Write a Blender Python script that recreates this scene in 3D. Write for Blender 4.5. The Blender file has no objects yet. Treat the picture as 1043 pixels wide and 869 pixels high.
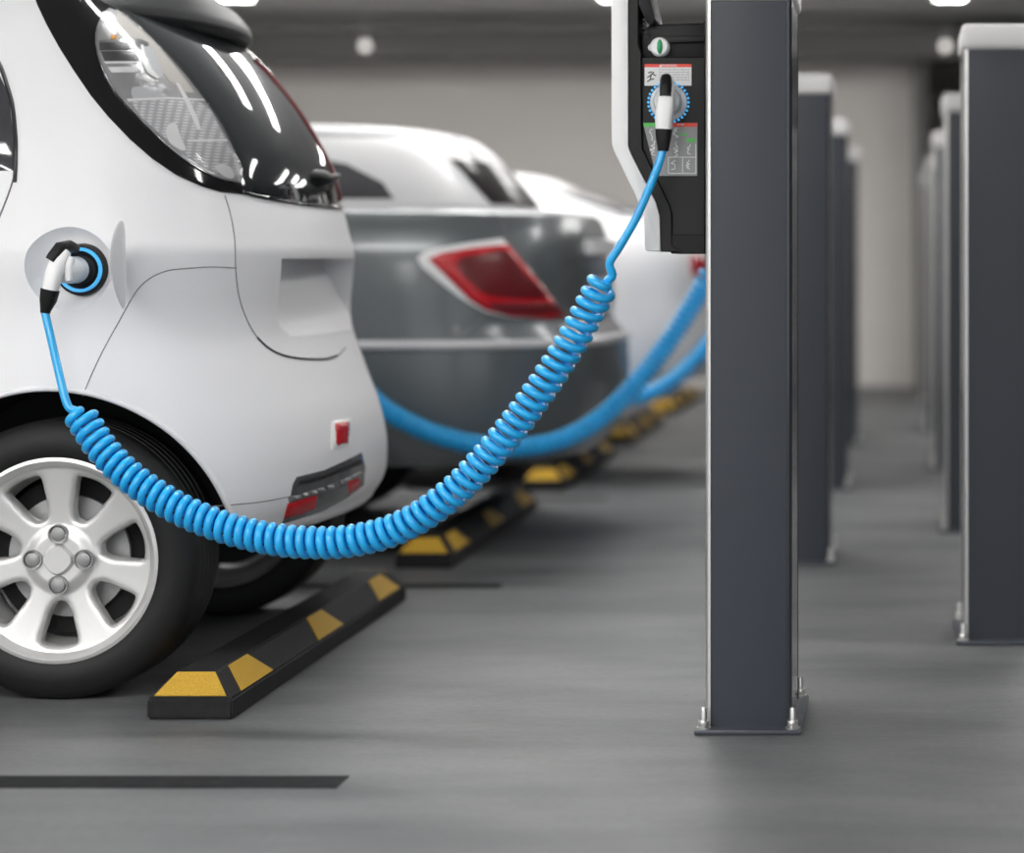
import bpy, bmesh, math, random
import numpy as np
from mathutils import Vector, Matrix
from mathutils.bvhtree import BVHTree
from mathutils.geometry import delaunay_2d_cdt

PI = math.pi
random.seed(4)
scene = bpy.context.scene
COL = scene.collection
H = 0.91            # camera height
FP = 2500.0         # focal length in pixels
UX, VY = 915.0, 267.0   # principal point (shift lens)

def P(u, v, Y):
    return Vector(((u - UX) * Y / FP, Y, H + (VY - v) * Y / FP))

CAM = Vector((0, 0, H))
def ray_dir(u, v):
    return Vector(((u - UX) / FP, 1.0, (VY - v) / FP)).normalized()

# ------------------------------------------------------------------ materials
def mat(name, color, rough=0.5, metal=0.0, coat=0.0, coat_rough=0.03, spec=0.5, noise=None, bump=None, emit=None, scale_vec=None):
    m = bpy.data.materials.new(name); m.use_nodes = True
    nt = m.node_tree; b = nt.nodes['Principled BSDF']
    b.inputs['Base Color'].default_value = (*color, 1)
    b.inputs['Roughness'].default_value = rough
    b.inputs['Metallic'].default_value = metal
    b.inputs['Coat Weight'].default_value = coat
    b.inputs['Coat Roughness'].default_value = coat_rough
    b.inputs['Specular IOR Level'].default_value = spec
    if emit:
        b.inputs['Emission Color'].default_value = (*emit[0], 1)
        b.inputs['Emission Strength'].default_value = emit[1]
    if noise or bump:
        tc = nt.nodes.new('ShaderNodeTexCoord')
        src = tc.outputs['Object']
        if scale_vec:
            mp = nt.nodes.new('ShaderNodeMapping'); mp.inputs['Scale'].default_value = scale_vec
            nt.links.new(src, mp.inputs['Vector']); src = mp.outputs['Vector']
    if noise:
        sc_, amt = noise
        n = nt.nodes.new('ShaderNodeTexNoise'); n.inputs['Scale'].default_value = sc_; n.inputs['Detail'].default_value = 6
        nt.links.new(src, n.inputs['Vector'])
        r = nt.nodes.new('ShaderNodeValToRGB')
        lo = [max(0, c * (1 - amt)) for c in color]; hi = [min(1, c * (1 + amt)) for c in color]
        r.color_ramp.elements[0].position = .3; r.color_ramp.elements[1].position = .7
        r.color_ramp.elements[0].color = (*lo, 1); r.color_ramp.elements[1].color = (*hi, 1)
        nt.links.new(n.outputs['Fac'], r.inputs['Fac']); nt.links.new(r.outputs['Color'], b.inputs['Base Color'])
    if bump:
        sc_, st = bump
        n2 = nt.nodes.new('ShaderNodeTexNoise'); n2.inputs['Scale'].default_value = sc_; n2.inputs['Detail'].default_value = 4
        nt.links.new(src, n2.inputs['Vector'])
        bp = nt.nodes.new('ShaderNodeBump'); bp.inputs['Strength'].default_value = st; bp.inputs['Distance'].default_value = .01
        nt.links.new(n2.outputs['Fac'], bp.inputs['Height']); nt.links.new(bp.outputs['Normal'], b.inputs['Normal'])
    return m

def ribbed(m, c0, c1, sx, sz):
    nt = m.node_tree; b = nt.nodes['Principled BSDF']
    tc = nt.nodes.new('ShaderNodeTexCoord'); prev = None
    for axis, k in (('Z', sz), ('X', sx)):
        wv = nt.nodes.new('ShaderNodeTexWave'); wv.bands_direction = axis; wv.inputs['Scale'].default_value = k
        wv.inputs['Distortion'].default_value = .3
        nt.links.new(tc.outputs['Object'], wv.inputs['Vector'])
        if prev is None: prev = wv.outputs['Fac']
        else:
            mu = nt.nodes.new('ShaderNodeMath'); mu.operation = 'MULTIPLY'
            nt.links.new(prev, mu.inputs[0]); nt.links.new(wv.outputs['Fac'], mu.inputs[1]); prev = mu.outputs[0]
    r = nt.nodes.new('ShaderNodeValToRGB'); r.color_ramp.elements[0].color = (*c0, 1); r.color_ramp.elements[1].color = (*c1, 1)
    r.color_ramp.elements[0].position = .05; r.color_ramp.elements[1].position = .6
    nt.links.new(prev, r.inputs['Fac']); nt.links.new(r.outputs[0], b.inputs['Base Color'])
    return m

def clear_mat(name, tint=(1, 1, 1), gloss=.12, rough=.03):
    m = bpy.data.materials.new(name); m.use_nodes = True
    nt = m.node_tree; nt.nodes.clear()
    o = nt.nodes.new('ShaderNodeOutputMaterial'); mx = nt.nodes.new('ShaderNodeMixShader')
    t = nt.nodes.new('ShaderNodeBsdfTransparent'); g = nt.nodes.new('ShaderNodeBsdfGlossy')
    f = nt.nodes.new('ShaderNodeFresnel'); f.inputs['IOR'].default_value = 1.2
    a = nt.nodes.new('ShaderNodeMath'); a.operation = 'ADD'; a.inputs[1].default_value = gloss * .3; a.use_clamp = True
    t.inputs['Color'].default_value = (*tint, 1); g.inputs['Roughness'].default_value = rough
    nt.links.new(f.outputs[0], a.inputs[0]); nt.links.new(a.outputs[0], mx.inputs[0])
    nt.links.new(t.outputs[0], mx.inputs[1]); nt.links.new(g.outputs[0], mx.inputs[2]); nt.links.new(mx.outputs[0], o.inputs[0])
    return m

M = {}
M['white_paint'] = mat('white_paint', (.82, .82, .835), .5, coat=.22, coat_rough=.28, spec=.35)
M['silver_paint'] = mat('silver_paint', (.125, .14, .145), .36, metal=.35, coat=.6, coat_rough=.16)
M['silver_lit'] = mat('silver_lit_paint', (.62, .62, .63), .42, coat=.3, coat_rough=.2)  # pale version of the sedan's grey, bright reflections put into the colour
M['silver_dark'] = mat('silver_dark_bumper', (.085, .092, .095), .3, metal=.3, coat=.8)
M['black_gloss'] = mat('black_gloss', (.006, .006, .007), .08, coat=.3)
M['dark_glass'] = mat('dark_glass', (.02, .023, .025), .04, spec=.75)
M['rear_glass'] = mat('rear_glass', (.015, .011, .012), .2, spec=.15)
M['cabin_glass'] = mat('cabin_glass', (.05, .05, .055), .05, spec=.8)
M['lens'] = clear_mat('clear_lens', (.99, .99, .99), .06, .10)
M['reflector'] = mat('lamp_reflector', (.46, .46, .47), .28, metal=.5, bump=(70, .15))
M['reflector_rib'] = mat('lamp_ribs', (.66, .66, .675), .35, metal=.1, bump=(160, .35), scale_vec=(.15, .15, 1.6))
ribbed(M['reflector_rib'], (.50, .50, .515), (.80, .80, .815), 22, 48)
M['chrome'] = mat('chrome', (.85, .85, .86), .12, metal=1)
M['white_bar'] = mat('white_bar', (.9, .9, .9), .3)
M['amber'] = mat('amber', (.75, .33, .05), .25)
M['beige_bulb'] = mat('lamp_inner_panel', (.58, .56, .53), .5)
M['lamp_dark'] = mat('lamp_dark_grey', (.12, .12, .125), .3, metal=.4)  # dark grey of the lamp's shelf and step
M['red_lens'] = mat('red_lens', (.50, .008, .016), .25, coat=.2)
M['red_dark'] = mat('red_lens_dark', (.13, .006, .008), .3, coat=.1)
M['black_plastic'] = mat('black_plastic', (.018, .018, .019), .45)
M['grey_plastic'] = mat('grey_plastic', (.022, .023, .025), .5, spec=.3)
M['insert'] = mat('bumper_insert', (.07, .073, .078), .22, coat=.4)
M['insert_bar'] = mat('insert_bar', (.26, .265, .27), .3, metal=.5)
M['under'] = mat('underbody', (.012, .012, .012), .8)
M['seam_shade'] = mat('panel_gap_shade', (.04, .04, .042), .8)  # dark for the tailgate gap and the shade under its edge
M['seam'] = mat('panel_seam', (.2, .2, .205), .7)
M['tyre'] = mat('tyre_rubber', (.011, .0112, .0118), .6, spec=.35, bump=(60, .06))
M['rim'] = mat('rim_silver', (.74, .735, .725), .38, metal=.6, coat=.2)
M['rim_dark'] = mat('rim_barrel', (.34, .34, .34), .5, metal=.4)
M['disc'] = mat('brake_disc', (.42, .42, .42), .4, metal=.5)
M['nut'] = mat('zinc', (.72, .71, .69), .28, metal=.9)
M['post'] = mat('post_paint', (.027, .033, .045), .45, coat=.1, coat_rough=.2)
M['post_side'] = mat('post_side_paint', (.03, .034, .042), .2, coat=.5, coat_rough=.1)
M['trim'] = mat('aluminium_trim', (.74, .73, .71), .42, metal=.9)
M['cap'] = mat('cap_plastic', (.72, .71, .70), .4)
M['plate'] = mat('base_plate_paint', (.05, .058, .072), .35)
M['shell'] = mat('shell_white', (.82, .82, .815), .35)
M['panel'] = mat('charger_panel', (.013, .013, .0125), .5, spec=.3)
M['panel_dark'] = mat('charger_panel_dark', (.006, .006, .0065), .5, spec=.3)
M['blue'] = mat('cable_blue', (.016, .42, .86), .32, coat=.4, coat_rough=.1)
M['blue_led'] = mat('blue_light', (.05, .4, .8), .3, emit=((.08, .42, .80), .6))
M['plug_white'] = mat('plug_white', (.86, .86, .86), .35)
M['plug_grey'] = mat('plug_clear_grey', (.62, .64, .66), .2)
M['green'] = mat('green_knob', (.03, .36, .13), .35)
M['green_print'] = mat('green_print', (.10, .55, .10), .5)
M['red_print'] = mat('red_print', (.75, .07, .05), .5)
M['sticker'] = mat('sticker_white', (.70, .70, .70), .5)
M['sticker_grey'] = mat('sticker_grey', (.28, .285, .285), .45)
M['print_grey'] = mat('print_grey', (.42, .42, .42), .5)
M['print_white'] = mat('print_white', (.78, .78, .78), .5)
M['print_black'] = mat('print_black', (.05, .05, .05), .5)
M['rubber'] = mat('stop_rubber', (.011, .011, .012), .65, spec=.3, bump=(220, .25), noise=(40, .3))
M['yellow'] = mat('stop_yellow', (.56, .33, .018), .5, bump=(400, .5), noise=(300, .18))
M['line'] = mat('line_paint', (.018, .0185, .02), .8, spec=.12, noise=(30, .35))
M['lamp'] = mat('lamp_diffuser', (.9, .9, .9), .4, emit=((1.0, .985, .965), 27.0))
M['globe'] = mat('lamp_globe', (.9, .9, .9), .4, emit=((1.0, .95, .90), 1.3))
M['lamp_body'] = mat('lamp_body', (.5, .5, .5), .4)

def concrete(name, c, c2, rough, sx, sy, bumpst=.08):
    m = bpy.data.materials.new(name); m.use_nodes = True
    nt = m.node_tree; b = nt.nodes['Principled BSDF']
    tc = nt.nodes.new('ShaderNodeTexCoord')
    mp = nt.nodes.new('ShaderNodeMapping'); mp.inputs['Scale'].default_value = (sx, sy, 1)
    nt.links.new(tc.outputs['Object'], mp.inputs['Vector'])
    n1 = nt.nodes.new('ShaderNodeTexNoise'); n1.inputs['Scale'].default_value = 1.0; n1.inputs['Detail'].default_value = 8; n1.inputs['Roughness'].default_value = .62
    nt.links.new(mp.outputs[0], n1.inputs['Vector'])
    n2 = nt.nodes.new('ShaderNodeTexNoise'); n2.inputs['Scale'].default_value = 55; n2.inputs['Detail'].default_value = 5
    nt.links.new(tc.outputs['Object'], n2.inputs['Vector'])
    r = nt.nodes.new('ShaderNodeValToRGB'); r.color_ramp.elements[0].position = .37; r.color_ramp.elements[1].position = .63
    r.color_ramp.elements[0].color = (*c, 1); r.color_ramp.elements[1].color = (*c2, 1)
    nt.links.new(n1.outputs['Fac'], r.inputs['Fac'])
    mx = nt.nodes.new('ShaderNodeMix'); mx.data_type = 'RGBA'; mx.blend_type = 'OVERLAY'; mx.inputs[0].default_value = .24
    nt.links.new(r.outputs[0], mx.inputs[6]); nt.links.new(n2.outputs['Fac'], mx.inputs[7])
    nt.links.new(mx.outputs[2], b.inputs['Base Color'])
    b.inputs['Roughness'].default_value = rough
    bp = nt.nodes.new('ShaderNodeBump'); bp.inputs['Strength'].default_value = bumpst; bp.inputs['Distance'].default_value = .01
    nt.links.new(n2.outputs['Fac'], bp.inputs['Height']); nt.links.new(bp.outputs[0], b.inputs['Normal'])
    return m
M['floor'] = concrete('floor_concrete', (.080, .082, .086), (.142, .144, .148), .5, 1.1, 3.0)
M['wall'] = concrete('wall_concrete', (.76, .725, .685), (.82, .785, .745), .8, .25, .25, .05)
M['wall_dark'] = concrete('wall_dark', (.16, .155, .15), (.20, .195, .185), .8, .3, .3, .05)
M['ceiling'] = concrete('ceiling_concrete', (.68, .675, .67), (.76, .755, .75), .8, .4, .4, .05)
M['beam'] = mat('beam_paint', (.12, .117, .11), .6)

# ------------------------------------------------------------------ object helpers
def link_mesh(name, me, m, parent=None, smooth=True, angle=40):
    mats = m if isinstance(m, (list, tuple)) else [m]
    for x in mats: me.materials.append(M[x])
    if smooth:
        for p in me.polygons: p.use_smooth = True
        try: me.set_sharp_from_angle(angle=math.radians(angle))
        except Exception: pass
    o = bpy.data.objects.new(name, me); COL.objects.link(o)
    if parent is not None: o.parent = parent
    return o

def from_bm(name, bm, m, parent=None, smooth=True, angle=40):
    bmesh.ops.recalc_face_normals(bm, faces=bm.faces[:])
    me = bpy.data.meshes.new(name); bm.to_mesh(me); bm.free()
    return link_mesh(name, me, m, parent, smooth, angle)

def from_data(name, vs, fs, m, parent=None, smooth=True, angle=40, fix=True):
    me = bpy.data.meshes.new(name); me.from_pydata([tuple(v) for v in vs], [], [tuple(f) for f in fs]); me.update()
    if fix:
        bm = bmesh.new(); bm.from_mesh(me); bmesh.ops.recalc_face_normals(bm, faces=bm.faces[:]); bm.to_mesh(me); bm.free()
    return link_mesh(name, me, m, parent, smooth, angle)

def empty(name, loc=(0, 0, 0), rz=0.0):
    o = bpy.data.objects.new(name, None); COL.objects.link(o)
    o.empty_display_size = .1; o.location = loc; o.rotation_euler = (0, 0, rz)
    return o

def tag(o, label=None, cat=None, group=None, kind=None):
    if label: o['label'] = label
    if cat: o['category'] = cat
    if group: o['group'] = group
    if kind: o['kind'] = kind
    return o

def copy_tree(o, parent=None):
    c = o.copy(); COL.objects.link(c); c.parent = parent
    for ch in list(o.children): copy_tree(ch, c)
    return c

def bm_box(bm, x0, x1, y0, y1, z0, z1, bevel=0.0, segs=2):
    r = bmesh.ops.create_cube(bm, size=1.0)
    vs = r['verts']
    for v in vs:
        v.co = Vector(((x0 + x1) / 2 + v.co.x * (x1 - x0), (y0 + y1) / 2 + v.co.y * (y1 - y0), (z0 + z1) / 2 + v.co.z * (z1 - z0)))
    if bevel > 0:
        es = list({e for v in vs for e in v.link_edges})
        bmesh.ops.bevel(bm, geom=es, offset=bevel, segments=segs, affect='EDGES', profile=.5)

def box(name, x0, x1, y0, y1, z0, z1, m, parent=None, bevel=0.0, segs=2):
    bm = bmesh.new(); bm_box(bm, x0, x1, y0, y1, z0, z1, bevel, segs)
    return from_bm(name, bm, m, parent)

def prism_y(name, poly, y0, y1, m, parent=None, bevel=0.0, segs=2):
    """polygon given in (x, z), extruded along y"""
    bm = bmesh.new()
    a = [bm.verts.new((x, y0, z)) for x, z in poly]; b = [bm.verts.new((x, y1, z)) for x, z in poly]
    n = len(poly)
    bm.faces.new(a); bm.faces.new(b[::-1])
    for i in range(n): bm.faces.new((a[i], a[(i + 1) % n], b[(i + 1) % n], b[i]))
    bmesh.ops.recalc_face_normals(bm, faces=bm.faces[:])
    if bevel > 0:
        es = [e for e in bm.edges if len(e.link_faces) == 2 and e.calc_face_angle(0) > math.radians(25)]
        bmesh.ops.bevel(bm, geom=es, offset=bevel, segments=segs, affect='EDGES', profile=.5)
    return from_bm(name, bm, m, parent)

def lathe_data(profile, n=64, axis='y', c=(0, 0, 0), closed=False):
    """profile [(r, a)] revolved about the axis through c; a runs along the axis"""
    vs, fs = [], []
    k = len(profile)
    for i in range(n):
        t = 2 * PI * i / n
        for r, a in profile:
            if axis == 'y': vs.append((c[0] + r * math.cos(t), c[1] + a, c[2] + r * math.sin(t)))
            elif axis == 'z': vs.append((c[0] + r * math.cos(t), c[1] + r * math.sin(t), c[2] + a))
            else: vs.append((c[0] + a, c[1] + r * math.cos(t), c[2] + r * math.sin(t)))
    kk = k if closed else k - 1
    for i in range(n):
        j = (i + 1) % n
        for q in range(kk):
            q2 = (q + 1) % k
            fs.append((i * k + q, j * k + q, j * k + q2, i * k + q2))
    return vs, fs

def lathe(name, profile, m, parent=None, n=64, axis='y', c=(0, 0, 0), closed=False, angle=40):
    vs, fs = lathe_data(profile, n, axis, c, closed)
    me = bpy.data.meshes.new(name); me.from_pydata(vs, [], fs)
    bm = bmesh.new(); bm.from_mesh(me)
    bmesh.ops.remove_doubles(bm, verts=bm.verts[:], dist=1e-6)
    bmesh.ops.recalc_face_normals(bm, faces=bm.faces[:]); bm.to_mesh(me); bm.free()
    return link_mesh(name, me, m, parent, True, angle)

def frames(pts):
    pts = [Vector(p) for p in pts]; n = len(pts)
    T = [((pts[min(i + 1, n - 1)] - pts[max(i - 1, 0)])).normalized() for i in range(n)]
    up = Vector((0, 1, 0))
    if abs(T[0].dot(up)) > .9: up = Vector((1, 0, 0))
    N = (up - T[0] * up.dot(T[0])).normalized(); Ns = [N]
    for i in range(1, n):
        N = Ns[-1] - T[i] * Ns[-1].dot(T[i]); N.normalize(); Ns.append(N)
    return pts, T, Ns

def tube_data(pts, rad, sides=10, cap=True):
    pts, T, Ns = frames(pts)
    n = len(pts); vs, fs = [], []
    for i in range(n):
        B = T[i].cross(Ns[i]); r = rad[i] if hasattr(rad, '__len__') else rad
        for k in range(sides):
            a = 2 * PI * k / sides
            vs.append(pts[i] + (Ns[i] * math.cos(a) + B * math.sin(a)) * r)
    for i in range(n - 1):
        for k in range(sides):
            k2 = (k + 1) % sides
            fs.append((i * sides + k, i * sides + k2, (i + 1) * sides + k2, (i + 1) * sides + k))
    if cap:
        fs.append(tuple(range(sides))[::-1]); fs.append(tuple((n - 1) * sides + k for k in range(sides)))
    return vs, fs

def tube(name, pts, rad, m, parent=None, sides=10):
    vs, fs = tube_data(pts, rad, sides)
    return from_data(name, vs, fs, m, parent, angle=60)

def catmull(pts, per=12, closed=False):
    pts = [np.array(p, float) for p in pts]; n = len(pts); out = []
    rng = range(n if closed else n - 1)
    for i in rng:
        if closed: p0, p1, p2, p3 = pts[(i - 1) % n], pts[i], pts[(i + 1) % n], pts[(i + 2) % n]
        else:
            p1, p2 = pts[i], pts[i + 1]
            p0 = pts[i - 1] if i > 0 else 2 * p1 - p2
            p3 = pts[i + 2] if i + 2 < n else 2 * p2 - p1
        for k in range(per):
            t = k / per
            out.append(.5 * ((2 * p1) + (-p0 + p2) * t + (2 * p0 - 5 * p1 + 4 * p2 - p3) * t * t + (-p0 + 3 * p1 - 3 * p2 + p3) * t ** 3))
    if not closed: out.append(pts[-1])
    return out

def resample(pts, step):
    a = np.array([tuple(p) for p in pts], float)
    d = np.concatenate([[0], np.cumsum(np.linalg.norm(np.diff(a, axis=0), axis=1))])
    n = max(2, int(round(d[-1] / step)) + 1)
    s = np.linspace(0, d[-1], n)
    return np.stack([np.interp(s, d, a[:, k]) for k in range(a.shape[1])], 1), d[-1]

def pchip(xs, ys):
    xs = np.array(xs, float); ys = np.array(ys, float); h = np.diff(xs); dl = np.diff(ys) / h
    d = np.zeros_like(ys)
    for i in range(1, len(xs) - 1):
        if dl[i - 1] * dl[i] > 0:
            w1, w2 = 2 * h[i] + h[i - 1], h[i] + 2 * h[i - 1]
            d[i] = (w1 + w2) / (w1 / dl[i - 1] + w2 / dl[i])
    d[0], d[-1] = dl[0], dl[-1]
    def f(x):
        x = min(max(x, xs[0]), xs[-1]); i = int(min(max(np.searchsorted(xs, x) - 1, 0), len(xs) - 2))
        t = (x - xs[i]) / h[i]
        return ((1 + 2 * t) * (1 - t) ** 2 * ys[i] + t * (1 - t) ** 2 * h[i] * d[i] + t * t * (3 - 2 * t) * ys[i + 1] + t * t * (t - 1) * h[i] * d[i + 1])
    return f

# ------------------------------------------------------------------ car body shell
def plan_outline(R, W, F, x0, x1, Yc, n, nf=2.4, cnt=360):
    """closed plan outline of a car body at one height: superellipse tail, straight flanks, superellipse nose"""
    th = np.linspace(-PI / 2, PI / 2, 241)
    cx = np.abs(np.cos(th)) ** (2 / n); sy = np.sign(np.sin(th)) * np.abs(np.sin(th)) ** (2 / n)
    rx = x0 + (R - x0) * cx; ry = Yc + W * sy                 # near flank (-) to far flank (+)
    cf = np.abs(np.cos(th)) ** (2 / nf); sf = np.sign(np.sin(th)) * np.abs(np.sin(th)) ** (2 / nf)
    fx = x1 + (F - x1) * cf; fy = Yc + W * sf
    def rs(x, y, k):
        d = np.concatenate([[0], np.cumsum(np.hypot(np.diff(x), np.diff(y)))]); s = np.linspace(0, d[-1], k)
        return np.interp(s, d, x), np.interp(s, d, y)
    a = rs(rx, ry, cnt // 2)
    far = (np.linspace(x0, x1, cnt // 8 + 2)[1:-1], np.full(cnt // 8, Yc + W))
    b = rs(fx[::-1], fy[::-1], cnt // 5)
    near = (np.linspace(x1, x0, cnt // 8 + 2)[1:-1], np.full(cnt // 8, Yc - W))
    return np.concatenate([a[0], far[0], b[0], near[0]]), np.concatenate([a[1], far[1], b[1], near[1]])

def smooth1(a, k):
    a = np.array(a, float)
    for _ in range(k):
        b = a.copy(); b[1:-1] = .25 * a[:-2] + .5 * a[1:-1] + .25 * a[2:]; a = b
    return a

def body_data(zs, Rs, Ws, Fs, x0, x1, Yc, n, origin, cnt=360, cap_top=True):
    vs, fs = [], []; m = None
    for z, R, W, F in zip(zs, Rs, Ws, Fs):
        xs_, ys_ = plan_outline(R, W, F, min(x0, R - .12), max(x1, F + .12), Yc, n, cnt=cnt)
        m = len(xs_)
        vs += [(x - origin[0], y - origin[1], z - origin[2]) for x, y in zip(xs_, ys_)]
    L = len(zs)
    for i in range(L - 1):
        for k in range(m):
            k2 = (k + 1) % m
            fs.append((i * m + k, i * m + k2, (i + 1) * m + k2, (i + 1) * m + k))
    fs.append(tuple(range(m))[::-1])
    fs.append(tuple((L - 1) * m + k for k in range(m)))
    return vs, fs

def solve_tail(sil, Wf, x0, Yc, n, Y0):
    """tail length per height so that the outline seen from the camera falls on the given points"""
    th = np.linspace(-PI / 2, PI / 2, 361); cx = np.abs(np.cos(th)) ** (2 / n); sy = np.sign(np.sin(th)) * np.abs(np.sin(th)) ** (2 / n)
    out = []
    for u, v in sil:
        Ys = Y0
        for _ in range(4):
            z = H + (VY - v) * Ys / FP; W = Wf(z); lo, hi = x0 + .02, x0 + 1.6
            for _ in range(40):
                R = (lo + hi) / 2
                uu = UX + FP * (x0 + (R - x0) * cx) / (Yc + W * sy); k = int(np.argmax(uu))
                if uu[k] > u: hi = R
                else: lo = R
            Ys = Yc + W * sy[k]
        out.append((z, R))
    return sorted(out)

def bvh_of(o):
    me = o.data; off = Vector(o.matrix_world.translation) if o.parent is None else Vector(o.parent.location)
    vs = [v.co + off for v in me.vertices]
    return BVHTree.FromPolygons(vs, [tuple(p.vertices) for p in me.polygons])

def densify(poly, step, smooth):
    if smooth:
        poly = catmull(poly, 8, True)
    pts = []
    n = len(poly)
    for i in range(n):
        a = np.array(poly[i], float); b = np.array(poly[(i + 1) % n], float)
        k = max(1, int(np.ceil(np.linalg.norm(b - a) / step)))
        for q in range(k): pts.append(a + (b - a) * q / k)
    return np.array(pts)

def inside(pt, poly):
    x, y = pt; c = False; n = len(poly); j = n - 1
    for i in range(n):
        if (poly[i][1] > y) != (poly[j][1] > y) and x < (poly[j][0] - poly[i][0]) * (y - poly[i][1]) / (poly[j][1] - poly[i][1]) + poly[i][0]: c = not c
        j = i
    return c

def tri_fill(poly, step, jitter=True):
    """triangulated fill of a 2D polygon with interior points, and each point's distance to the border"""
    poly = np.array(poly); n = len(poly)
    lo, hi = poly.min(0), poly.max(0); pts = [Vector((p[0], p[1])) for p in poly]; dist = [0.0] * n
    y = lo[1] + step * .5; row = 0
    while y < hi[1]:
        x = lo[0] + (step * .5 if row % 2 else 0)
        while x < hi[0]:
            if inside((x, y), poly):
                d = np.min(np.hypot(poly[:, 0] - x, poly[:, 1] - y))
                if d > step * .55: pts.append(Vector((x, y))); dist.append(d)
            x += step
        y += step * .87; row += 1
    e = [(i, (i + 1) % n) for i in range(n)]
    r = delaunay_2d_cdt(pts, e, [], 1, 1e-7)
    vs, fs = [tuple(v) for v in r[0]], r[2]
    src = r[3]
    dd = [min([dist[k] for k in s], default=0.0) if s else 0.0 for s in src]
    bnd = [bool(s) and any(k < n for k in s) for s in src]
    return vs, fs, dd, bnd

def cam_proj(bvh):
    def f(p):
        h = bvh.ray_cast(CAM, ray_dir(p[0], p[1])); return (h[0], h[1]) if h[0] is not None else None
    return f
def rear_proj(bvh):
    def f(p):
        h = bvh.ray_cast(Vector((5, p[0], p[1])), Vector((-1, 0, 0))); return (h[0], h[1]) if h[0] is not None else None
    return f
def side_proj(bvh):
    def f(p):
        h = bvh.ray_cast(Vector((p[0], -5, p[1])), Vector((0, 1, 0))); return (h[0], h[1]) if h[0] is not None else None
    return f

def patch(name, poly, proj, m, parent, off=.003, depth=.004, step=4.0, edge=None, smooth=False, mirror=None, fstep=None, lo=.35):
    """a panel that follows the body: the outline is dropped on the shell, raised by `off` with rounded borders, and given thickness"""
    b = densify(poly, step, smooth)
    vs2, fs, dd, bnd = tri_fill(b, fstep or step)
    edge = edge or step
    top, bot, ok = [], [], []
    for (p, d) in zip(vs2, dd):
        h = proj(p)
        if h is None: top.append(None); bot.append(None); continue
        c, nn = h
        k = min(1.0, d / edge); k = math.sqrt(max(0, 1 - (1 - k) ** 2))
        top.append(c + nn * (off * (lo + (1 - lo) * k))); bot.append(c - nn * depth)
    N = len(top); cnt = {}
    faces = [tuple(f) for f in fs if all(top[i] is not None for i in f)]
    for f in faces:
        for i in range(len(f)):
            e = (f[i], f[(i + 1) % len(f)]); cnt[e] = 1
    used = sorted({i for f in faces for i in f}); mp = {v: k for k, v in enumerate(used)}
    if not used: print('PATCH EMPTY', name); return None
    o0 = Vector(parent.location) if parent.parent is None else Vector(parent.parent.location)
    def build(mir):
        V = [top[i] for i in used] + [bot[i] for i in used]
        if mir is not None: V = [Vector((q.x, 2 * mir - q.y, q.z)) for q in V]
        V = [q - o0 for q in V]; n = len(used)
        F = [tuple(mp[i] for i in f) for f in faces] + [tuple(mp[i] + n for i in f)[::-1] for f in faces]
        for (a, c) in cnt:
            if (c, a) not in cnt: F.append((mp[a], mp[c], mp[c] + n, mp[a] + n))
        return from_data(name, V, F, m, parent, angle=50)
    o = build(None)
    if mirror is not None: build(mirror)
    return o

def surf_line(name, pts, proj, m, parent, r=.0016, smooth=True, raise_=0.0, mirror=None):
    pts = catmull(pts, 10) if smooth else densify(pts, 5, False)[:-1]
    hs = [proj(p) for p in pts]; hs = [h for h in hs if h]
    if len(hs) < 2: print('LINE EMPTY', name); return None
    o0 = Vector(parent.location)
    pp = [h[0] + h[1] * raise_ - o0 for h in hs]
    o = tube(name, pp, r, m, parent, 6)
    if mirror is not None:
        tube(name, [Vector((q.x, 2 * (mirror - o0.y) - q.y, q.z)) for q in pp], r, m, parent, 6)
    return o

def cut(o, cutter_datas, mat_of):
    """boolean-subtract cutters from o, keep the result as plain mesh; faces left by a cutter get a material index"""
    for vs, fs in cutter_datas:
        me = bpy.data.meshes.new('tool'); me.from_pydata(vs, [], fs)
        bm = bmesh.new(); bm.from_mesh(me); bmesh.ops.remove_doubles(bm, verts=bm.verts[:], dist=1e-6)
        bmesh.ops.recalc_face_normals(bm, faces=bm.faces[:]); bm.to_mesh(me); bm.free()
        t = bpy.data.objects.new('tool', me); COL.objects.link(t); t.parent = o.parent
        md = o.modifiers.new('cut', 'BOOLEAN'); md.operation = 'DIFFERENCE'; md.solver = 'EXACT'; md.object = t
        bpy.context.view_layer.update()
        dg = bpy.context.evaluated_depsgraph_get()
        new = bpy.data.meshes.new_from_object(o.evaluated_get(dg))
        o.modifiers.clear(); old = o.data; o.data = new
        bpy.data.objects.remove(t); bpy.data.meshes.remove(me); bpy.data.meshes.remove(old)
    for p in o.data.polygons:
        p.use_smooth = True
        k = mat_of(p.center)
        if k is not None: p.material_index = k
    o.data.set_sharp_from_angle(angle=math.radians(35))

def cyl_data(c, r, y0, y1, n=96, rz=None):
    rz = rz or r
    vs = [(c[0] + r * math.cos(2 * PI * i / n), y0, c[1] + rz * math.sin(2 * PI * i / n)) for i in range(n)] + \
         [(c[0] + r * math.cos(2 * PI * i / n), y1, c[1] + rz * math.sin(2 * PI * i / n)) for i in range(n)]
    fs = [tuple(range(n)), tuple(range(n, 2 * n))[::-1]] + [(i, (i + 1) % n, n + (i + 1) % n, n + i) for i in range(n)]
    return vs, fs

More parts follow.
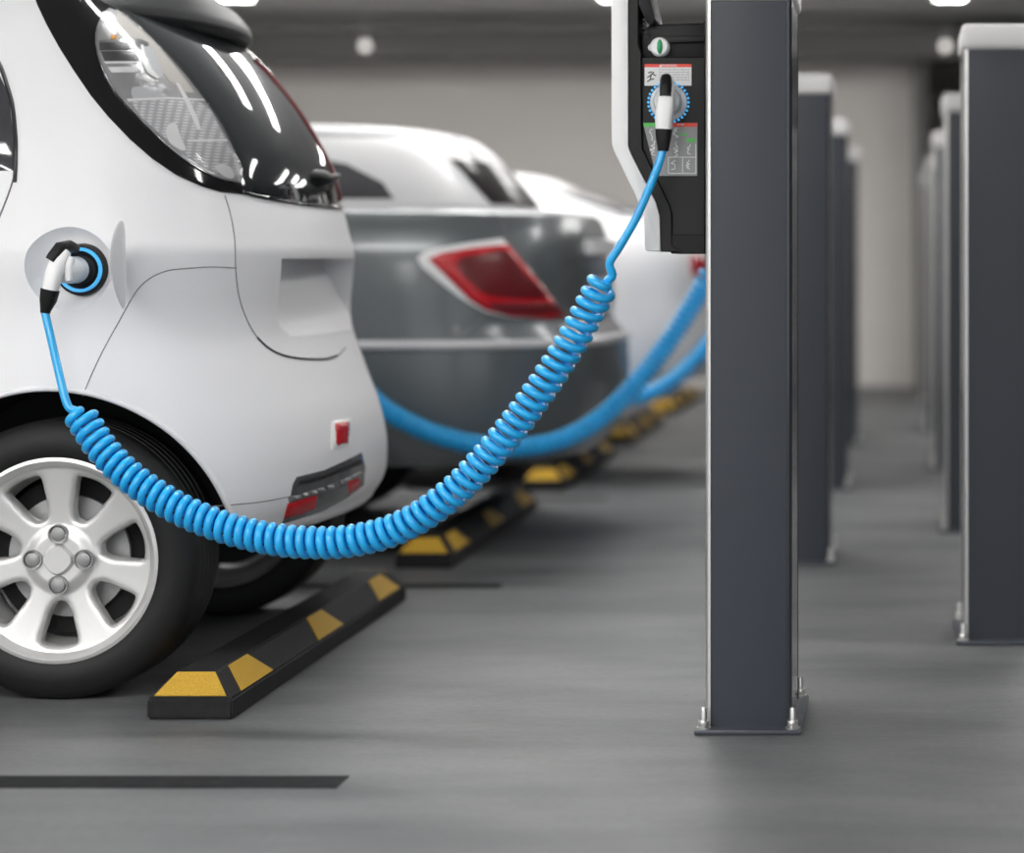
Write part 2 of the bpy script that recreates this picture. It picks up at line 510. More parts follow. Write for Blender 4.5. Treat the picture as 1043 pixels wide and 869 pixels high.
# ------------------------------------------------------------------ wheel
def make_wheel(parent, name='wheel', R=.292, RR=.211, width=.200, spokes=7, detail=True):
    """wheel about the y axis at its own origin, outer face towards -y"""
    w = empty(name); w.parent = parent
    hw = width / 2
    prof = [(RR - .004, -hw + .012), (RR + .006, -hw + .004), (RR + .022, -hw - .002), (RR + .042, -hw - .001), (R - .018, -hw + .008), (R - .006, -hw + .018), (R - .001, -hw + .030)]
    gr = [-.045, -.015, .015, .045]
    for g in gr: prof += [(R, g - .003), (R - .004, g - .002), (R - .004, g + .002), (R, g + .003)]
    prof += [(R - .001, hw - .018), (R - .006, hw - .010), (R - .018, hw - .003), (RR + .042, hw + .001), (RR + .022, hw + .002), (RR - .004, hw - .012), (RR - .014, 0)]
    lathe('tyre', prof, 'tyre', w, 96, 'y', (0, 0, 0), True, 35)
    # barrel: open drum, bright lip on both sides
    lathe('rim_barrel', [(RR + .003, -hw + .004), (RR + .003, -hw + .012), (RR - .010, -hw + .016), (RR - .014, -hw + .03), (RR - .030, 0), (RR - .03, .02), (RR - .012, hw - .02), (RR + .004, hw - .012), (RR + .004, hw - .006), (RR - .016, hw - .022), (RR - .036, .02), (RR - .036, 0), (RR - .020, -hw + .03), (RR - .016, -hw + .012), (RR - .004, -hw + .002)], 'rim', w, 96, 'y', (0, 0, 0), True)
    # spoked face
    step = 2 * PI / spokes
    holes = []
    for k in range(spokes):
        a0 = PI / 2 + step * (k + .5)
        prf = [(.088, 0), (.092, .012), (.110, .023), (.14, .0315), (.168, .038), (.178, .034), (.181, 0)]
        right = [(r, wd) for r, wd in prf]; left = [(r, -wd) for r, wd in prf[-2:0:-1]]
        loop = []
        for r, wd in right + left:
            rr = math.sqrt(max(r * r - wd * wd, 0)) if r > .15 else r
            loop.append((rr * math.cos(a0) - wd * math.sin(a0), rr * math.sin(a0) + wd * math.cos(a0)))
        holes.append(densify(catmull(loop, 6, True), .006, False))
    Ro = RR - .003
    outer = np.array([(Ro * math.cos(2 * PI * i / 144), Ro * math.sin(2 * PI * i / 144)) for i in range(144)])
    pts = [Vector(p) for p in outer]; edges = [(i, (i + 1) % 144) for i in range(144)]
    for h in holes:
        s = len(pts); pts += [Vector(p) for p in h]; edges += [(s + i, s + (i + 1) % len(h)) for i in range(len(h))]
    allh = np.concatenate(holes); st = .0052 if detail else .012
    y = -Ro; row = 0
    while y < Ro:
        x = -Ro + (st / 2 if row % 2 else 0)
        while x < Ro:
            if math.hypot(x, y) < Ro - st * .6 and np.min(np.hypot(allh[:, 0] - x, allh[:, 1] - y)) > st * .55 and not any(inside((x, y), h) for h in holes):
                pts.append(Vector((x, y)))
            x += st
        y += st * .87; row += 1
    r = delaunay_2d_cdt(pts, edges, [], 1, 1e-7)
    V2 = [tuple(v) for v in r[0]]
    F2 = []
    for f in r[2]:
        c = np.mean([V2[i] for i in f], 0)
        if not any(inside(c, h) for h in holes): F2.append(tuple(f))
    top, bot = [], []
    for x, z in V2:
        rad = math.hypot(x, z)
        d = min(np.min(np.hypot(allh[:, 0] - x, allh[:, 1] - z)), 1)
        k = min(1, d / .013); k = math.sqrt(max(0, 1 - (1 - k) ** 2))
        yy = -hw + .018 + .020 * max(0, 1 - (rad / .2) ** 2) ** 1.0     # face dishes inwards to the hub
        if rad < .072: yy -= .012 * min(1, (.072 - rad) / .02)            # hub boss
        e = min(1, (Ro - rad) / .012)
        top.append((x, yy + .009 * (1 - k) + (.0 if e >= 1 else -.008 * (1 - e)), z)); bot.append((x, yy + .034, z))
    n = len(V2); cnt = {}
    for f in F2:
        for i in range(3): cnt[(f[i], f[(i + 1) % 3])] = 1
    F = F2 + [tuple(i + n for i in f)[::-1] for f in F2] + [(a, b, b + n, a + n) for (a, b) in cnt if (b, a) not in cnt]
    from_data('spoked_rim', top + bot, F, 'rim', w, angle=55)
    # hub cap and four wheel nuts
    yf = -hw + .026
    bm = bmesh.new()
    res = bmesh.ops.create_cone(bm, cap_ends=True, segments=40, radius1=.034, radius2=.027, depth=.014)
    for v in bm.verts:
        a = math.atan2(v.co.y, v.co.x); s = 1 + .05 * math.cos(4 * a)
        v.co = Vector((v.co.x * s, yf - .004 - v.co.z, v.co.y * s))
    from_bm('hub_cap', bm, 'rim', w)
    for k in range(4):
        a = k * PI / 2
        c = (.053 * math.cos(a), yf - .002, .053 * math.sin(a))
        lathe('wheel_nut', [(.0, -.004), (.0125, -.004), (.0145, -.0025), (.0150, .004), (.0175, .004), (.0180, -.0045), (.0205, -.005), (.0210, .004)], 'rim_dark', w, 24, 'y', c)
    lathe('brake_disc', [(.03, -.006), (.128, -.006), (.128, .006), (.03, .006)], 'disc', w, 64, 'y', (0, .0, 0), True)
    lathe('hub_backing', [(.0, .012), (.165, .012), (.165, .03), (0, .03)], 'under', w, 48, 'y', (0, 0, 0))
    return w

# ================================================================== setting
def struct(o): o['kind'] = 'structure'; return o
YW = 18.0; ZC = 2.62
struct(box('floor', -16, 9, -7, 26, -.2, 0, 'floor'))
struct(box('ceiling', -16, 9, -2.5, 26, ZC, ZC + .25, 'ceiling'))
struct(box('wall_back', -16, .125, YW, YW + 8, 0, ZC, 'wall'))
struct(box('wall_far', .125, 9, 25.5, 25.9, 0, ZC, 'wall'))
struct(box('wall_left', -16.3, -16, -2.5, 26, 0, ZC, 'wall'))
struct(box('wall_right', 9, 9.3, -2.5, 26, 0, ZC, 'wall_dark'))
struct(box('beam_back', -16, 9, 17.0, 17.45, 2.33, 2.53, 'beam'))
struct(box('pillar_back', .115, .20, 17.4, 17.95, 0, 2.4, 'beam'))

# painted bay lines on the floor
def bay_line(x0, x1, v, label, th=.046):
    Y = FP * H / (v - VY)
    bm = bmesh.new()
    N = 24
    a = []; b = []
    for i in range(N + 1):
        x = x0 + (x1 - x0) * i / N
        sk = 0
        a.append(bm.verts.new((x + sk * 0 - sk, Y - th + random.uniform(-.0015, .0015), .0016)))
        b.append(bm.verts.new((x + sk, Y + th + random.uniform(-.0015, .0015), .0016)))
    for i in range(N): bm.faces.new((a[i], a[i + 1], b[i + 1], b[i]))
    g = bmesh.ops.extrude_face_region(bm, geom=bm.faces[:])
    for el in g['geom']:
        if isinstance(el, bmesh.types.BMVert): el.co.z = .0001
    o = from_bm('bay_line', bm, 'line', None, False)
    tag(o, label, 'floor line', 'dark painted lines between the parking bays')
    return o
bay_line(-4.4, (349 - UX) * 4.29 / FP, 797, 'dark painted bay line on the floor in the foreground', .049)
bay_line(-4.4, (510 - UX) * 6.89 / FP, 597, 'dark painted bay line between the white hatchback and the grey sedan', .04)
bay_line(-4.4, -1.12, 267 + 2275 / 9.42, 'dark painted bay line between the grey sedan and the white coupe', .04)

# ================================================================== ceiling lamps
def ceiling_lamp(x, y, lx, ly, label):
    t = empty('ceiling_lamp', (x, y, ZC))
    tag(t, label, 'ceiling light', 'strip lights on the garage ceiling')
    box('housing', -lx / 2 - .03, lx / 2 + .03, -ly / 2 - .03, ly / 2 + .03, -.05, 0, 'lamp_body', t, .006)
    box('diffuser', -lx / 2, lx / 2, -ly / 2, ly / 2, -.075, -.045, 'lamp', t, .01)
    return t
rows = {-5.2: (-1.6, -.2, 1.2, 2.6, 5.6, 8.6, 14.6), -3.3: (-1.6, -.2, 1.2, 2.6, 8.6, 10.0, 14.6),
        -1.4: (-1.6, -.2, 1.2, 2.6, 5.6, 8.6, 10.0, 14.6), 1.8: (-1.2, 1.6, 5.6, 8.6, 11.6, 13.2, 14.6)}
for x, ys in rows.items():  # unseen strip lights, rows added to brighten cars, floor and back wall
    for y in ys:
        ceiling_lamp(x, y, 1.5, .22, 'long white strip light on the ceiling above the bays, unseen and added as fill')
for x, n in ((-4.1, 'far left strip light glowing at the top edge above the white hatchback'), (-1.75, 'strip light glowing at the top edge left of the charger'), (.32, 'strip light glowing at the top edge above the near right post')):
    ceiling_lamp(x, 15.2, .18, .12, n)
def globe(u, v, Y, label):
    p = P(u, v, Y)
    t = empty('wall_lamp', p)
    tag(t, label, 'lamp', 'small round lamps hanging in front of the back wall')
    bm = bmesh.new(); bmesh.ops.create_uvsphere(bm, u_segments=20, v_segments=12, radius=.032); from_bm('globe', bm, 'globe', t)
    tube('stem', [(0, 0, .035), (0, 0, ZC - p.z)], .008, 'lamp_body', t, 8)
globe(372, 47, 16.9, 'small round lamp glowing high on the back wall left of the charger')
globe(963, 47, 16.9, 'small round lamp glowing beside the top of the near right post')

# ================================================================== charging posts
def rounded_rect(x0, x1, y0, y1, r, n=5):
    out = []
    for cx, cy, a in ((x1 - r, y1 - r, 0), (x0 + r, y1 - r, PI / 2), (x0 + r, y0 + r, PI), (x1 - r, y0 + r, 1.5 * PI)):
        for k in range(n + 1):
            t = a + PI / 2 * k / n; out.append((cx + r * math.cos(t), cy + r * math.sin(t)))
    return out

PW, PD, PH = .084, .31, 1.48      # half width, depth, height
def make_post():
    t = empty('charging_post')
    y0, y1 = .0, PD
    ps = rounded_rect(-PW + .005, PW - .005, y0 + .003, y1 - .003, .003, 3)
    bm = bmesh.new()
    a = [bm.verts.new((x, y, .010)) for x, y in ps]; b = [bm.verts.new((x, y, PH - .05)) for x, y in ps]
    n = len(ps); bm.faces.new(a[::-1]); bm.faces.new(b)
    for i in range(n):
        bm.faces.new((a[i], a[(i + 1) % n], b[(i + 1) % n], b[i]))
    from_bm('column', bm, 'post', t)
    # glossy side panels
    box('side_panel', -PW + .001, -PW + .006, y0 + .012, y1 - .012, .010, PH - .05, 'post_side', t, .001, 1)
    box('side_panel', PW - .006, PW - .001, y0 + .012, y1 - .012, .010, PH - .05, 'post_side', t, .001, 1)
    # rounded aluminium corner profiles, right ones coloured dark to imitate their dim reflections
    for sx in (-1, 1):
        for yy, sy in ((y0, 1), (y1, -1)):
            pts = []
            R_ = .0100
            cx, cy = sx * (PW - R_), yy + sy * R_
            for k in range(9):
                th = PI / 2 * k / 8
                pts.append((cx + sx * R_ * math.cos(th), cy - sy * R_ * math.sin(th)))
            pts += [(cx, cy - sy * (R_ - .004)), (cx + sx * (R_ - .004), cy)]
            bm = bmesh.new()
            a = [bm.verts.new((x, y, .010)) for x, y in pts]; b = [bm.verts.new((x, y, PH - .05)) for x, y in pts]
            m_ = len(pts); bm.faces.new(a); bm.faces.new(b)
            for i in range(m_): bm.faces.new((a[i], a[(i + 1) % m_], b[(i + 1) % m_], b[i]))
            from_bm('corner_trim', bm, 'trim' if sx < 0 else 'post_side', t, angle=50)
    box('cap', -PW - .006, PW + .006, y0 - .008, y1 + .008, PH - .063, PH, 'cap', t, .014, 4)
    pl = box('base_plate', -.103, .103, -.038, PD + .045, 0, .010, 'plate', t, .003, 2)
    for sx in (-1, 1):
        for y in (-.017, PD + .025):
            s = lathe('anchor_bolt', [(0, .010), (.0062, .010), (.0062, .046), (.0045, .050), (0, .050)], 'nut', t, 16, 'z', (sx * .086, y, 0))
            bm = bmesh.new()
            bmesh.ops.create_cone(bm, cap_ends=True, segments=6, radius1=.0115, radius2=.0115, depth=.012)
            bmesh.ops.translate(bm, verts=bm.verts[:], vec=(sx * .086, y, .0195))
            bmesh.ops.bevel(bm, geom=bm.edges[:], offset=.0012, segments=1, affect='EDGES')
            from_bm('nut', bm, 'nut', s)
            lathe('washer', [(.0, .0098), (.0145, .0098), (.0145, .0128), (0, .0128)], 'nut', s, 20, 'z', (sx * .086, y, 0))
    return t
post0 = make_post()
LX = -.290; RX = .2405
left_posts = [(4.755, 'nearest dark grey charging post of the left row, carrying the white charger'),
              (7.40, 'dark grey post with light cap right behind the nearest post, second of the left row'),
              (9.83, 'blurred dark post with light cap, third of the left row'),
              (12.25, 'farthest blurred dark post of the left row, against the beige wall')]
right_posts = [(5.86, 'nearest dark grey post of the right row, cut off by the picture edge'),
               (8.28, 'dark post with light cap behind the nearest right post, second of the right row'),
               (10.75, 'blurred dark post with light cap, third of the right row'),
               (13.2, 'blurred dark post with light cap, fourth of the right row'),
               (15.6, 'blurred dark post with light cap, fifth of the right row'),
               (18.05, 'blurred dark post, sixth and farthest seen of the right row'),]
for i, (y, lab) in enumerate(left_posts):
    o = post0 if i == 0 else copy_tree(post0)
    o.location = (LX, y, 0); tag(o, lab, 'post', 'charging posts in the left row')
for y, lab in right_posts:
    o = copy_tree(post0); o.location = (RX, y, 0); tag(o, lab, 'post', 'charging posts in the right row')

# ================================================================== charger
def text_mesh(body, size, parent, name, m, loc, rot=(PI / 2, 0, 0)):
    cu = bpy.data.curves.new('t', 'FONT'); cu.body = body; cu.size = size; cu.align_x = 'CENTER'; cu.align_y = 'CENTER'; cu.extrude = .0002
    t = bpy.data.objects.new('t', cu); COL.objects.link(t); bpy.context.view_layer.update()
    me = bpy.data.meshes.new_from_object(t.evaluated_get(bpy.context.evaluated_depsgraph_get()))
    bpy.data.objects.remove(t)
    me.materials.clear()
    o = link_mesh(name, me, m, parent, False)
    o.location = loc; o.rotation_euler = rot
    return o

CY = 4.80        # front face of the nearest charger
def cz(u, v):    # pixel on that face -> local coordinates of the charger (origin at its foot)
    p = P(u, v, CY); return (p.x, p.z)
C0 = Vector((cz(718, 256)[0], CY, cz(718, 256)[1]))
def L(u, v):
    x, z = cz(u, v); return (x - C0.x, z - C0.z)
def make_charger():
    t = empty('wall_charger', C0)
    D = .20
    top = -30
    outer = [(623, top), (623, 146), (625, 153), (652, 209), (656, 219), (657, 254), (659, 256), (673, 256)]
    inner = [(672, 220), (668, 206), (643, 157), (640, 149), (640, top)]
    prism_y('shell', [L(*p) for p in outer + inner], -.006, D, 'shell', t, .003, 2)
    # black side: rim band next to the shell, and the flush main panel
    band = [(640, top), (640, 149), (643, 157), (668, 206), (672, 220), (673, 256.5), (694, 256.5), (684, 250), (684, 218), (681, 208), (654, 151), (653, 125), (653, 54), (650, 46), (650, top)]
    prism_y('side_band', [L(*p) for p in band], .0, D - .004, 'panel', t, .0015, 1)
    main = [(653, 58), (717.5, 58), (717.5, 257), (684, 257), (684, 218), (681, 208), (654, 151)]
    prism_y('side_panel', [L(*p) for p in main], .008, D - .01, 'panel', t, .0015, 1)
    prism_y('foot_panel', [L(*p) for p in [(683, 239), (717.4, 239), (717.4, 258.5), (683, 258.5)]], .005, D - .012, 'panel_dark', t, .001, 1)
    # recessed shelf with the switch, its rounded roof, and the hood arm at the front
    prism_y('switch_shelf', [L(*p) for p in [(652, 30), (662, 24), (717.5, 22), (717.5, 59), (652, 59)]], .022, D - .02, 'panel_dark', t, .004, 3)
    prism_y('shelf_ledge', [L(*p) for p in [(660, 38), (664, 36), (717, 36), (717, 42), (660, 44)]], .012, .03, 'panel', t, .002, 2)
    prism_y('hood_arm', [L(*p) for p in [(650, top), (654, top), (666, 14), (667, 20), (663, 26), (658, 22), (650, 4)]], .002, D - .03, 'panel_dark', t, .002, 2)
    for k in range(5):
        u, v = 656 + k * .5, 20 + k * 4.2
        x, z = L(u, v); box('hinge_knuckle', x - .003, x + .004, -.0, .006, z - .0025, z + .0025, 'grey_plastic', t, .0008, 1)
    box('top_bracket', L(640, 0)[0], L(717.8, 0)[0], .02, D - .02, L(0, -18)[1], L(0, top)[1], 'panel', t, .004)
    x, z = L(716.5, 160); box('mounting_rail', x - .002, x + .004, .02, D - .03, L(0, 255)[1], L(0, 20)[1], 'panel_dark', t, .001, 1)
    # rotary switch
    x, z = L(671.5, 47.5)
    k = lathe('switch_dial', [(0, -.012), (.015, -.012), (.0185, -.008), (.0195, .016), (0, .016)], 'plug_white', t, 40, 'y', (x, .012, z))
    bm = bmesh.new(); bmesh.ops.create_uvsphere(bm, u_segments=20, v_segments=12, radius=1)
    for v in bm.verts: v.co = Vector((x + .001 + v.co.x * .0055, .0 + v.co.y * .007, z + v.co.z * .0145))
    from_bm('switch_knob', bm, 'green', k)
    x2, z2 = L(663, 48); lathe('switch_lock', [(0, -.004), (.006, -.004), (.007, 0), (.007, .012), (0, .012)], 'cap', t, 20, 'y', (x2, .01, z2))
    # warning sticker with red header
    def rect(name, u0, v0, u1, v1, m, par, y=.0066, th=.0008):
        a = L(u0, v0); b = L(u1, v1); return box(name, min(a[0], b[0]), max(a[0], b[0]), y - th, y + .002, min(a[1], b[1]), max(a[1], b[1]), m, par)
    s = rect('warning_sticker', 656.2, 65, 704, 87, 'sticker', t)
    rect('sticker_header', 656.2, 65, 704, 68.2, 'red_print', s, .0056, .0004)
    lx, lz = L(681.5, 66.6); text_mesh('WARNING', .0062, s, 'header_text', 'print_white', (lx, .0050, lz))
    bm = bmesh.new(); ax, az = L(672.6, 66.6)
    tri = [bm.verts.new((ax - .003, .0049, az - .0022)), bm.verts.new((ax + .003, .0049, az - .0022)), bm.verts.new((ax, .0049, az + .0026))]
    bm.faces.new(tri); bmesh.ops.extrude_face_region(bm, geom=bm.faces[:]); from_bm('warning_triangle', bm, 'print_white', s, False)
    rng = random.Random(3)
    def strokes(name, items, m, par, y, wd):
        bm = bmesh.new()
        for (a, b) in items:
            a = Vector((*a, 0)); b = Vector((*b, 0)); d = (b - a)
            if d.length < 1e-6: continue
            nrm = Vector((-d.y, d.x, 0)).normalized() * wd / 2
            q = [a + nrm, b + nrm, b - nrm, a - nrm]
            f = bm.faces.new([bm.verts.new((p.x, y, p.y)) for p in q])
        bmesh.ops.solidify(bm, geom=bm.faces[:], thickness=.0003)
        return from_bm(name, bm, m, par, False)
    rows = []
    for r_ in range(5):
        u = 671.0
        while u < 701:
            w_ = rng.uniform(1.2, 4.2)
            v = 70.8 + r_ * 2.6
            rows.append((L(u, v), L(min(u + w_, 702), v))); u += w_ + .9
    strokes('small_print', rows, 'print_grey', s, .0056, .0022)
    pic = [((659, 79), (663, 76)), ((663, 76), (666, 73)), ((663, 76), (662, 81)), ((662, 81), (659, 83)), ((664, 75), (668, 77)), ((660, 74), (664, 73)), ((662, 81), (666, 80))]
    strokes('pictogram', [(L(*a), L(*b)) for a, b in pic], 'print_black', s, .0055, .0024)
    # socket with ring of blue dots
    x, z = L(680.5, 104)
    so = lathe('socket', [(0, -.006), (.028, -.006), (.0355, -.002), (.0375, .004), (.0375, .016), (0, .016)], 'plug_grey', t, 48, 'y', (x, .006, z))
    for q in range(3):
        box('socket_rib', x + .010 + .008 * q, x + .012 + .008 * q, -.0035, .003, z - .018, z + .018, 'cap', so)
    for q in range(30):
        a = 2 * PI * q / 30
        lathe('ring_light', [(0, -.003), (.0022, -.002), (.0026, .001), (.0026, .004), (0, .004)], 'blue_led', so, 10, 'y', (x + .0395 * math.cos(a), .006, z + .0395 * math.sin(a)))
    # instruction sticker
    s2 = rect('instruction_sticker', 654.6, 125, 710, 179, 'sticker_grey', t)
    bm = bmesh.new(); bm.from_mesh(s2.data)
    cut_p = L(670, 179)
    for v in bm.verts:                                     # lower left corner follows the panel's slanted edge
        if v.co.x < L(660, 0)[0] and v.co.z < L(0, 170)[1]: v.co.x = L(668, 0)[0]
    bm.to_mesh(s2.data); bm.free()
    rect('green_header', 655, 125, 682, 129, 'green_print', s2, .0056, .0004)
    rect('red_header', 684, 125, 709.6, 129, 'red_print', s2, .0056, .0004)
    lx, lz = L(693, 127); text_mesh('STOP', .0055, s2, 'header_text', 'print_white', (lx, .0050, lz))
    rect('green_mark', 699, 141, 708, 144.5, 'green_print', s2, .0056, .0004); rect('green_mark', 692, 136, 700, 137.6, 'green_print', s2, .0056, .0004)
    ln = [((680.5, 160), (708.5, 160)), ((680.5, 160), (680.5, 176.5)), ((680.5, 176.5), (708.5, 176.5)), ((695, 160), (695, 176.5)), ((708.5, 146), (708.5, 176.5))]
    strokes('frame_lines', [(L(*a), L(*b)) for a, b in ln], 'print_white', s2, .0056, .0012)
    sq = []
    for (cu, cv) in ((662, 136), (664, 148), (672, 150), (688, 135), (687, 149), (686, 168), (701, 152), (700, 168), (688, 155), (664, 154)):
        u, v = cu + 2, cv - 5
        for q in range(7):
            u2, v2 = cu + rng.uniform(-3, 3.5), v + rng.uniform(.8, 2.2)
            sq.append((L(u, v), L(u2, v2))); u, v = u2, v2
    strokes('pictograms', sq, 'print_white', s2, .0055, .0014)
    return t
charger0 = make_charger()
ch_lab = ['white and black charger on the nearest post, with a blue cable plugged in',
          'white and black charger on the second left post, behind the nearest post',
          'white and black charger on the third left post, behind the nearest post',
          'white and black charger on the farthest left post, behind the nearest post']
for i, (y, _) in enumerate(left_posts):
    o = charger0 if i == 0 else copy_tree(charger0)
    o.location = (C0.x, y - left_posts[0][0] + CY, C0.z); tag(o, ch_lab[i], 'charger', 'chargers on the left row of posts')

# ================================================================== charging cable with its two plugs
def loft(name, rings, m, parent, angle=45):
    n = len(rings[0]); vs = [p for r in rings for p in r]; fs = []
    for i in range(len(rings) - 1):
        for k in range(n):
            fs.append((i * n + k, i * n + (k + 1) % n, (i + 1) * n + (k + 1) % n, (i + 1) * n + k))
    fs.append(tuple(range(n))[::-1]); fs.append(tuple((len(rings) - 1) * n + k for k in range(n)))
    return from_data(name, vs, fs, m, parent, angle=angle)

def sweep(name, pts, widths, thick, m, parent, power=3.0, seg=20):
    """superelliptic bar along pts; widths across the picture plane, thick along y"""
    pts = [Vector(p) for p in pts]; rings = []
    n = len(pts)
    for i in range(n):
        T = (pts[min(i + 1, n - 1)] - pts[max(i - 1, 0)]).normalized()
        Yv = Vector((0, 1, 0)); Yv = (Yv - T * Yv.dot(T)).normalized(); X = T.cross(Yv)
        ring = []
        for k in range(seg):
            a = 2 * PI * k / seg; c, s = math.cos(a), math.sin(a)
            ring.append(pts[i] + X * (widths[i] * math.copysign(abs(c) ** (2 / power), c)) + Yv * (thick[i] * math.copysign(abs(s) ** (2 / power), s)))
        rings.append(ring)
    return loft(name, rings, m, parent)

def make_cable(dcar=0.0, dch=0.0, step=.0055, sides=10):
    t = empty('charging_cable', (LX - .16, 4.78 + dch, 0)); O = Vector(t.location)
    def Q(u, v, Y):
        p = P(u, v, Y); k = min(1, max(0, (p.x + 1.72) / 1.18)); p.y += dcar + (dch - dcar) * k
        return p - O
    # cable path: car end -> coil -> charger end
    lead1 = [Q(45.5, 317, 4.965), Q(52, 345, 4.95), Q(60, 380, 4.935), Q(67, 408, 4.92), Q(72, 417, 4.915)]
    coil = [(80, 421), (104, 457), (135, 488), (180, 517), (225, 536), (270, 548), (310, 552.5), (350, 552), (392, 543), (430, 525), (470, 494), (510, 450), (545, 405), (580, 352), (602, 312), (614, 290)]
    mid = []
    for i, (u, v) in enumerate(coil):
        k = i / (len(coil) - 1); mid.append(Q(u, v, 4.915 - .165 * k))
    lead2 = [Q(624, 281, 4.745), Q(621, 268, 4.74), Q(632, 250, 4.738), Q(648, 222, 4.738), Q(662, 190, 4.74), Q(671, 167, 4.742), Q(675.5, 151, 4.745)]
    path = catmull(lead1 + mid + lead2, 14)
    path, total = resample(path, .0011)
    a = np.array([tuple(p) for p in path])
    s = np.concatenate([[0], np.cumsum(np.linalg.norm(np.diff(a, axis=0), axis=1))])
    s0 = s[int(np.argmin(np.linalg.norm(a - np.array(mid[0]), axis=1)))] - .006
    s1 = s[int(np.argmin(np.linalg.norm(a - np.array(mid[-1]), axis=1)))] + .012
    pts, T, Ns = frames(path)
    # wound turns: tight in the sag, opened where it hangs steeply
    dens = np.interp(s, [s0, s0 + .5 * (s1 - s0), s0 + .62 * (s1 - s0), s1], [1 / .0213, 1 / .0213, 1 / .0222, 1 / .0232])
    ph = np.concatenate([[0], np.cumsum(dens[1:] * np.diff(s) * ((s[1:] > s0) & (s[1:] < s1)))]) * 2 * PI
    out = []; last = -1
    RC = .0255
    for i in range(len(pts)):
        k = min(1, max(0, (s[i] - s0) / .012)) * min(1, max(0, (s1 - s[i]) / .012)); k = k * k * (3 - 2 * k)
        B = T[i].cross(Ns[i]); aa = ph[i] + .6
        out.append(pts[i] + (Ns[i] * math.cos(aa) + B * math.sin(aa)) * (RC * k))
    o2, _ = resample([tuple(p) for p in out], step)
    tube('cord', [Vector(p) for p in o2], .0083, 'blue', t, sides)
    # plug at the car
    g = empty('plug'); g.parent = t
    sweep('handle', [Q(66, 256, 4.985), Q(60, 266, 4.975), Q(55, 280, 4.968), Q(51, 296, 4.965)], [.013, .0155, .0165, .0145], [.017, .019, .019, .017], 'plug_white', g)
    sweep('grip_cap', [Q(74, 252, 5.02), Q(68, 251.5, 4.995), Q(61, 254, 4.98), Q(55, 263, 4.973), Q(53, 266, 4.972)], [.010, .012, .013, .013, .0125], [.016, .018, .0205, .0205, .020], 'panel_dark', g)
    sweep('boot', [Q(51.2, 295, 4.965), Q(49, 306, 4.965), Q(46.5, 316, 4.965), Q(46, 319, 4.965)], [.0185, .0165, .0105, .0095], [.0185, .0165, .0105, .0095], 'panel_dark', g, 2.4)
    nz = Q(72, 275, 5.03)
    lathe('nose', [(0, -.05), (.020, -.05), (.026, -.042), (.028, 0), (.028, .03), (0, .03)], 'plug_grey', g, 40, 'y', tuple(nz))
    sweep('nose_rib', [Q(72, 262, 4.985), Q(70, 270, 4.982), Q(70, 286, 4.982)], [.008, .009, .006], [.01, .012, .008], 'plug_white', g)
    # plug at the charger
    h = empty('plug'); h.parent = t
    sweep('handle', [Q(680, 84, 4.775), Q(679.5, 94, 4.757), Q(678, 108, 4.75), Q(676.5, 120, 4.748), Q(676, 132, 4.747)], [.013, .0145, .0175, .0175, .016], [.014, .017, .019, .019, .017], 'plug_white', h)
    sweep('grip_cap', [Q(679, 82, 4.775), Q(678.5, 86, 4.752), Q(678, 92, 4.742), Q(677.6, 98, 4.738)], [.0105, .0115, .0115, .011], [.014, .018, .016, .012], 'panel_dark', h)
    sweep('boot', [Q(676, 131, 4.747), Q(675.8, 140, 4.746), Q(675.6, 150, 4.745), Q(675.5, 154, 4.745)], [.0165, .0150, .0118, .0105], [.0165, .0150, .0118, .0105], 'panel_dark', h, 2.4)
    nz = Q(680.5, 104, CY)
    lathe('nose', [(0, -.030), (.024, -.030), (.027, -.024), (.028, .004), (0, .004)], 'plug_grey', h, 40, 'y', tuple(nz))
    return t
cab = [(0, 0, 'bright blue coiled charging cable from the white hatchback to the nearest post'),
       (2.33, 2.645, 'blue coiled cable hanging behind, in front of the grey sedan bumper'),
       (4.73, 5.075, 'blurred blue coiled cable in front of the white coupe'),
       (7.22, 7.495, 'farthest blurred blue cable, half hidden behind the grey sedan corner')]
for i, (dc, dp, lab) in enumerate(cab):
    o = make_cable(dc, dp, .0055 if i == 0 else .008, 10 if i == 0 else 7); tag(o, lab, 'charging cable', 'blue charging cables')

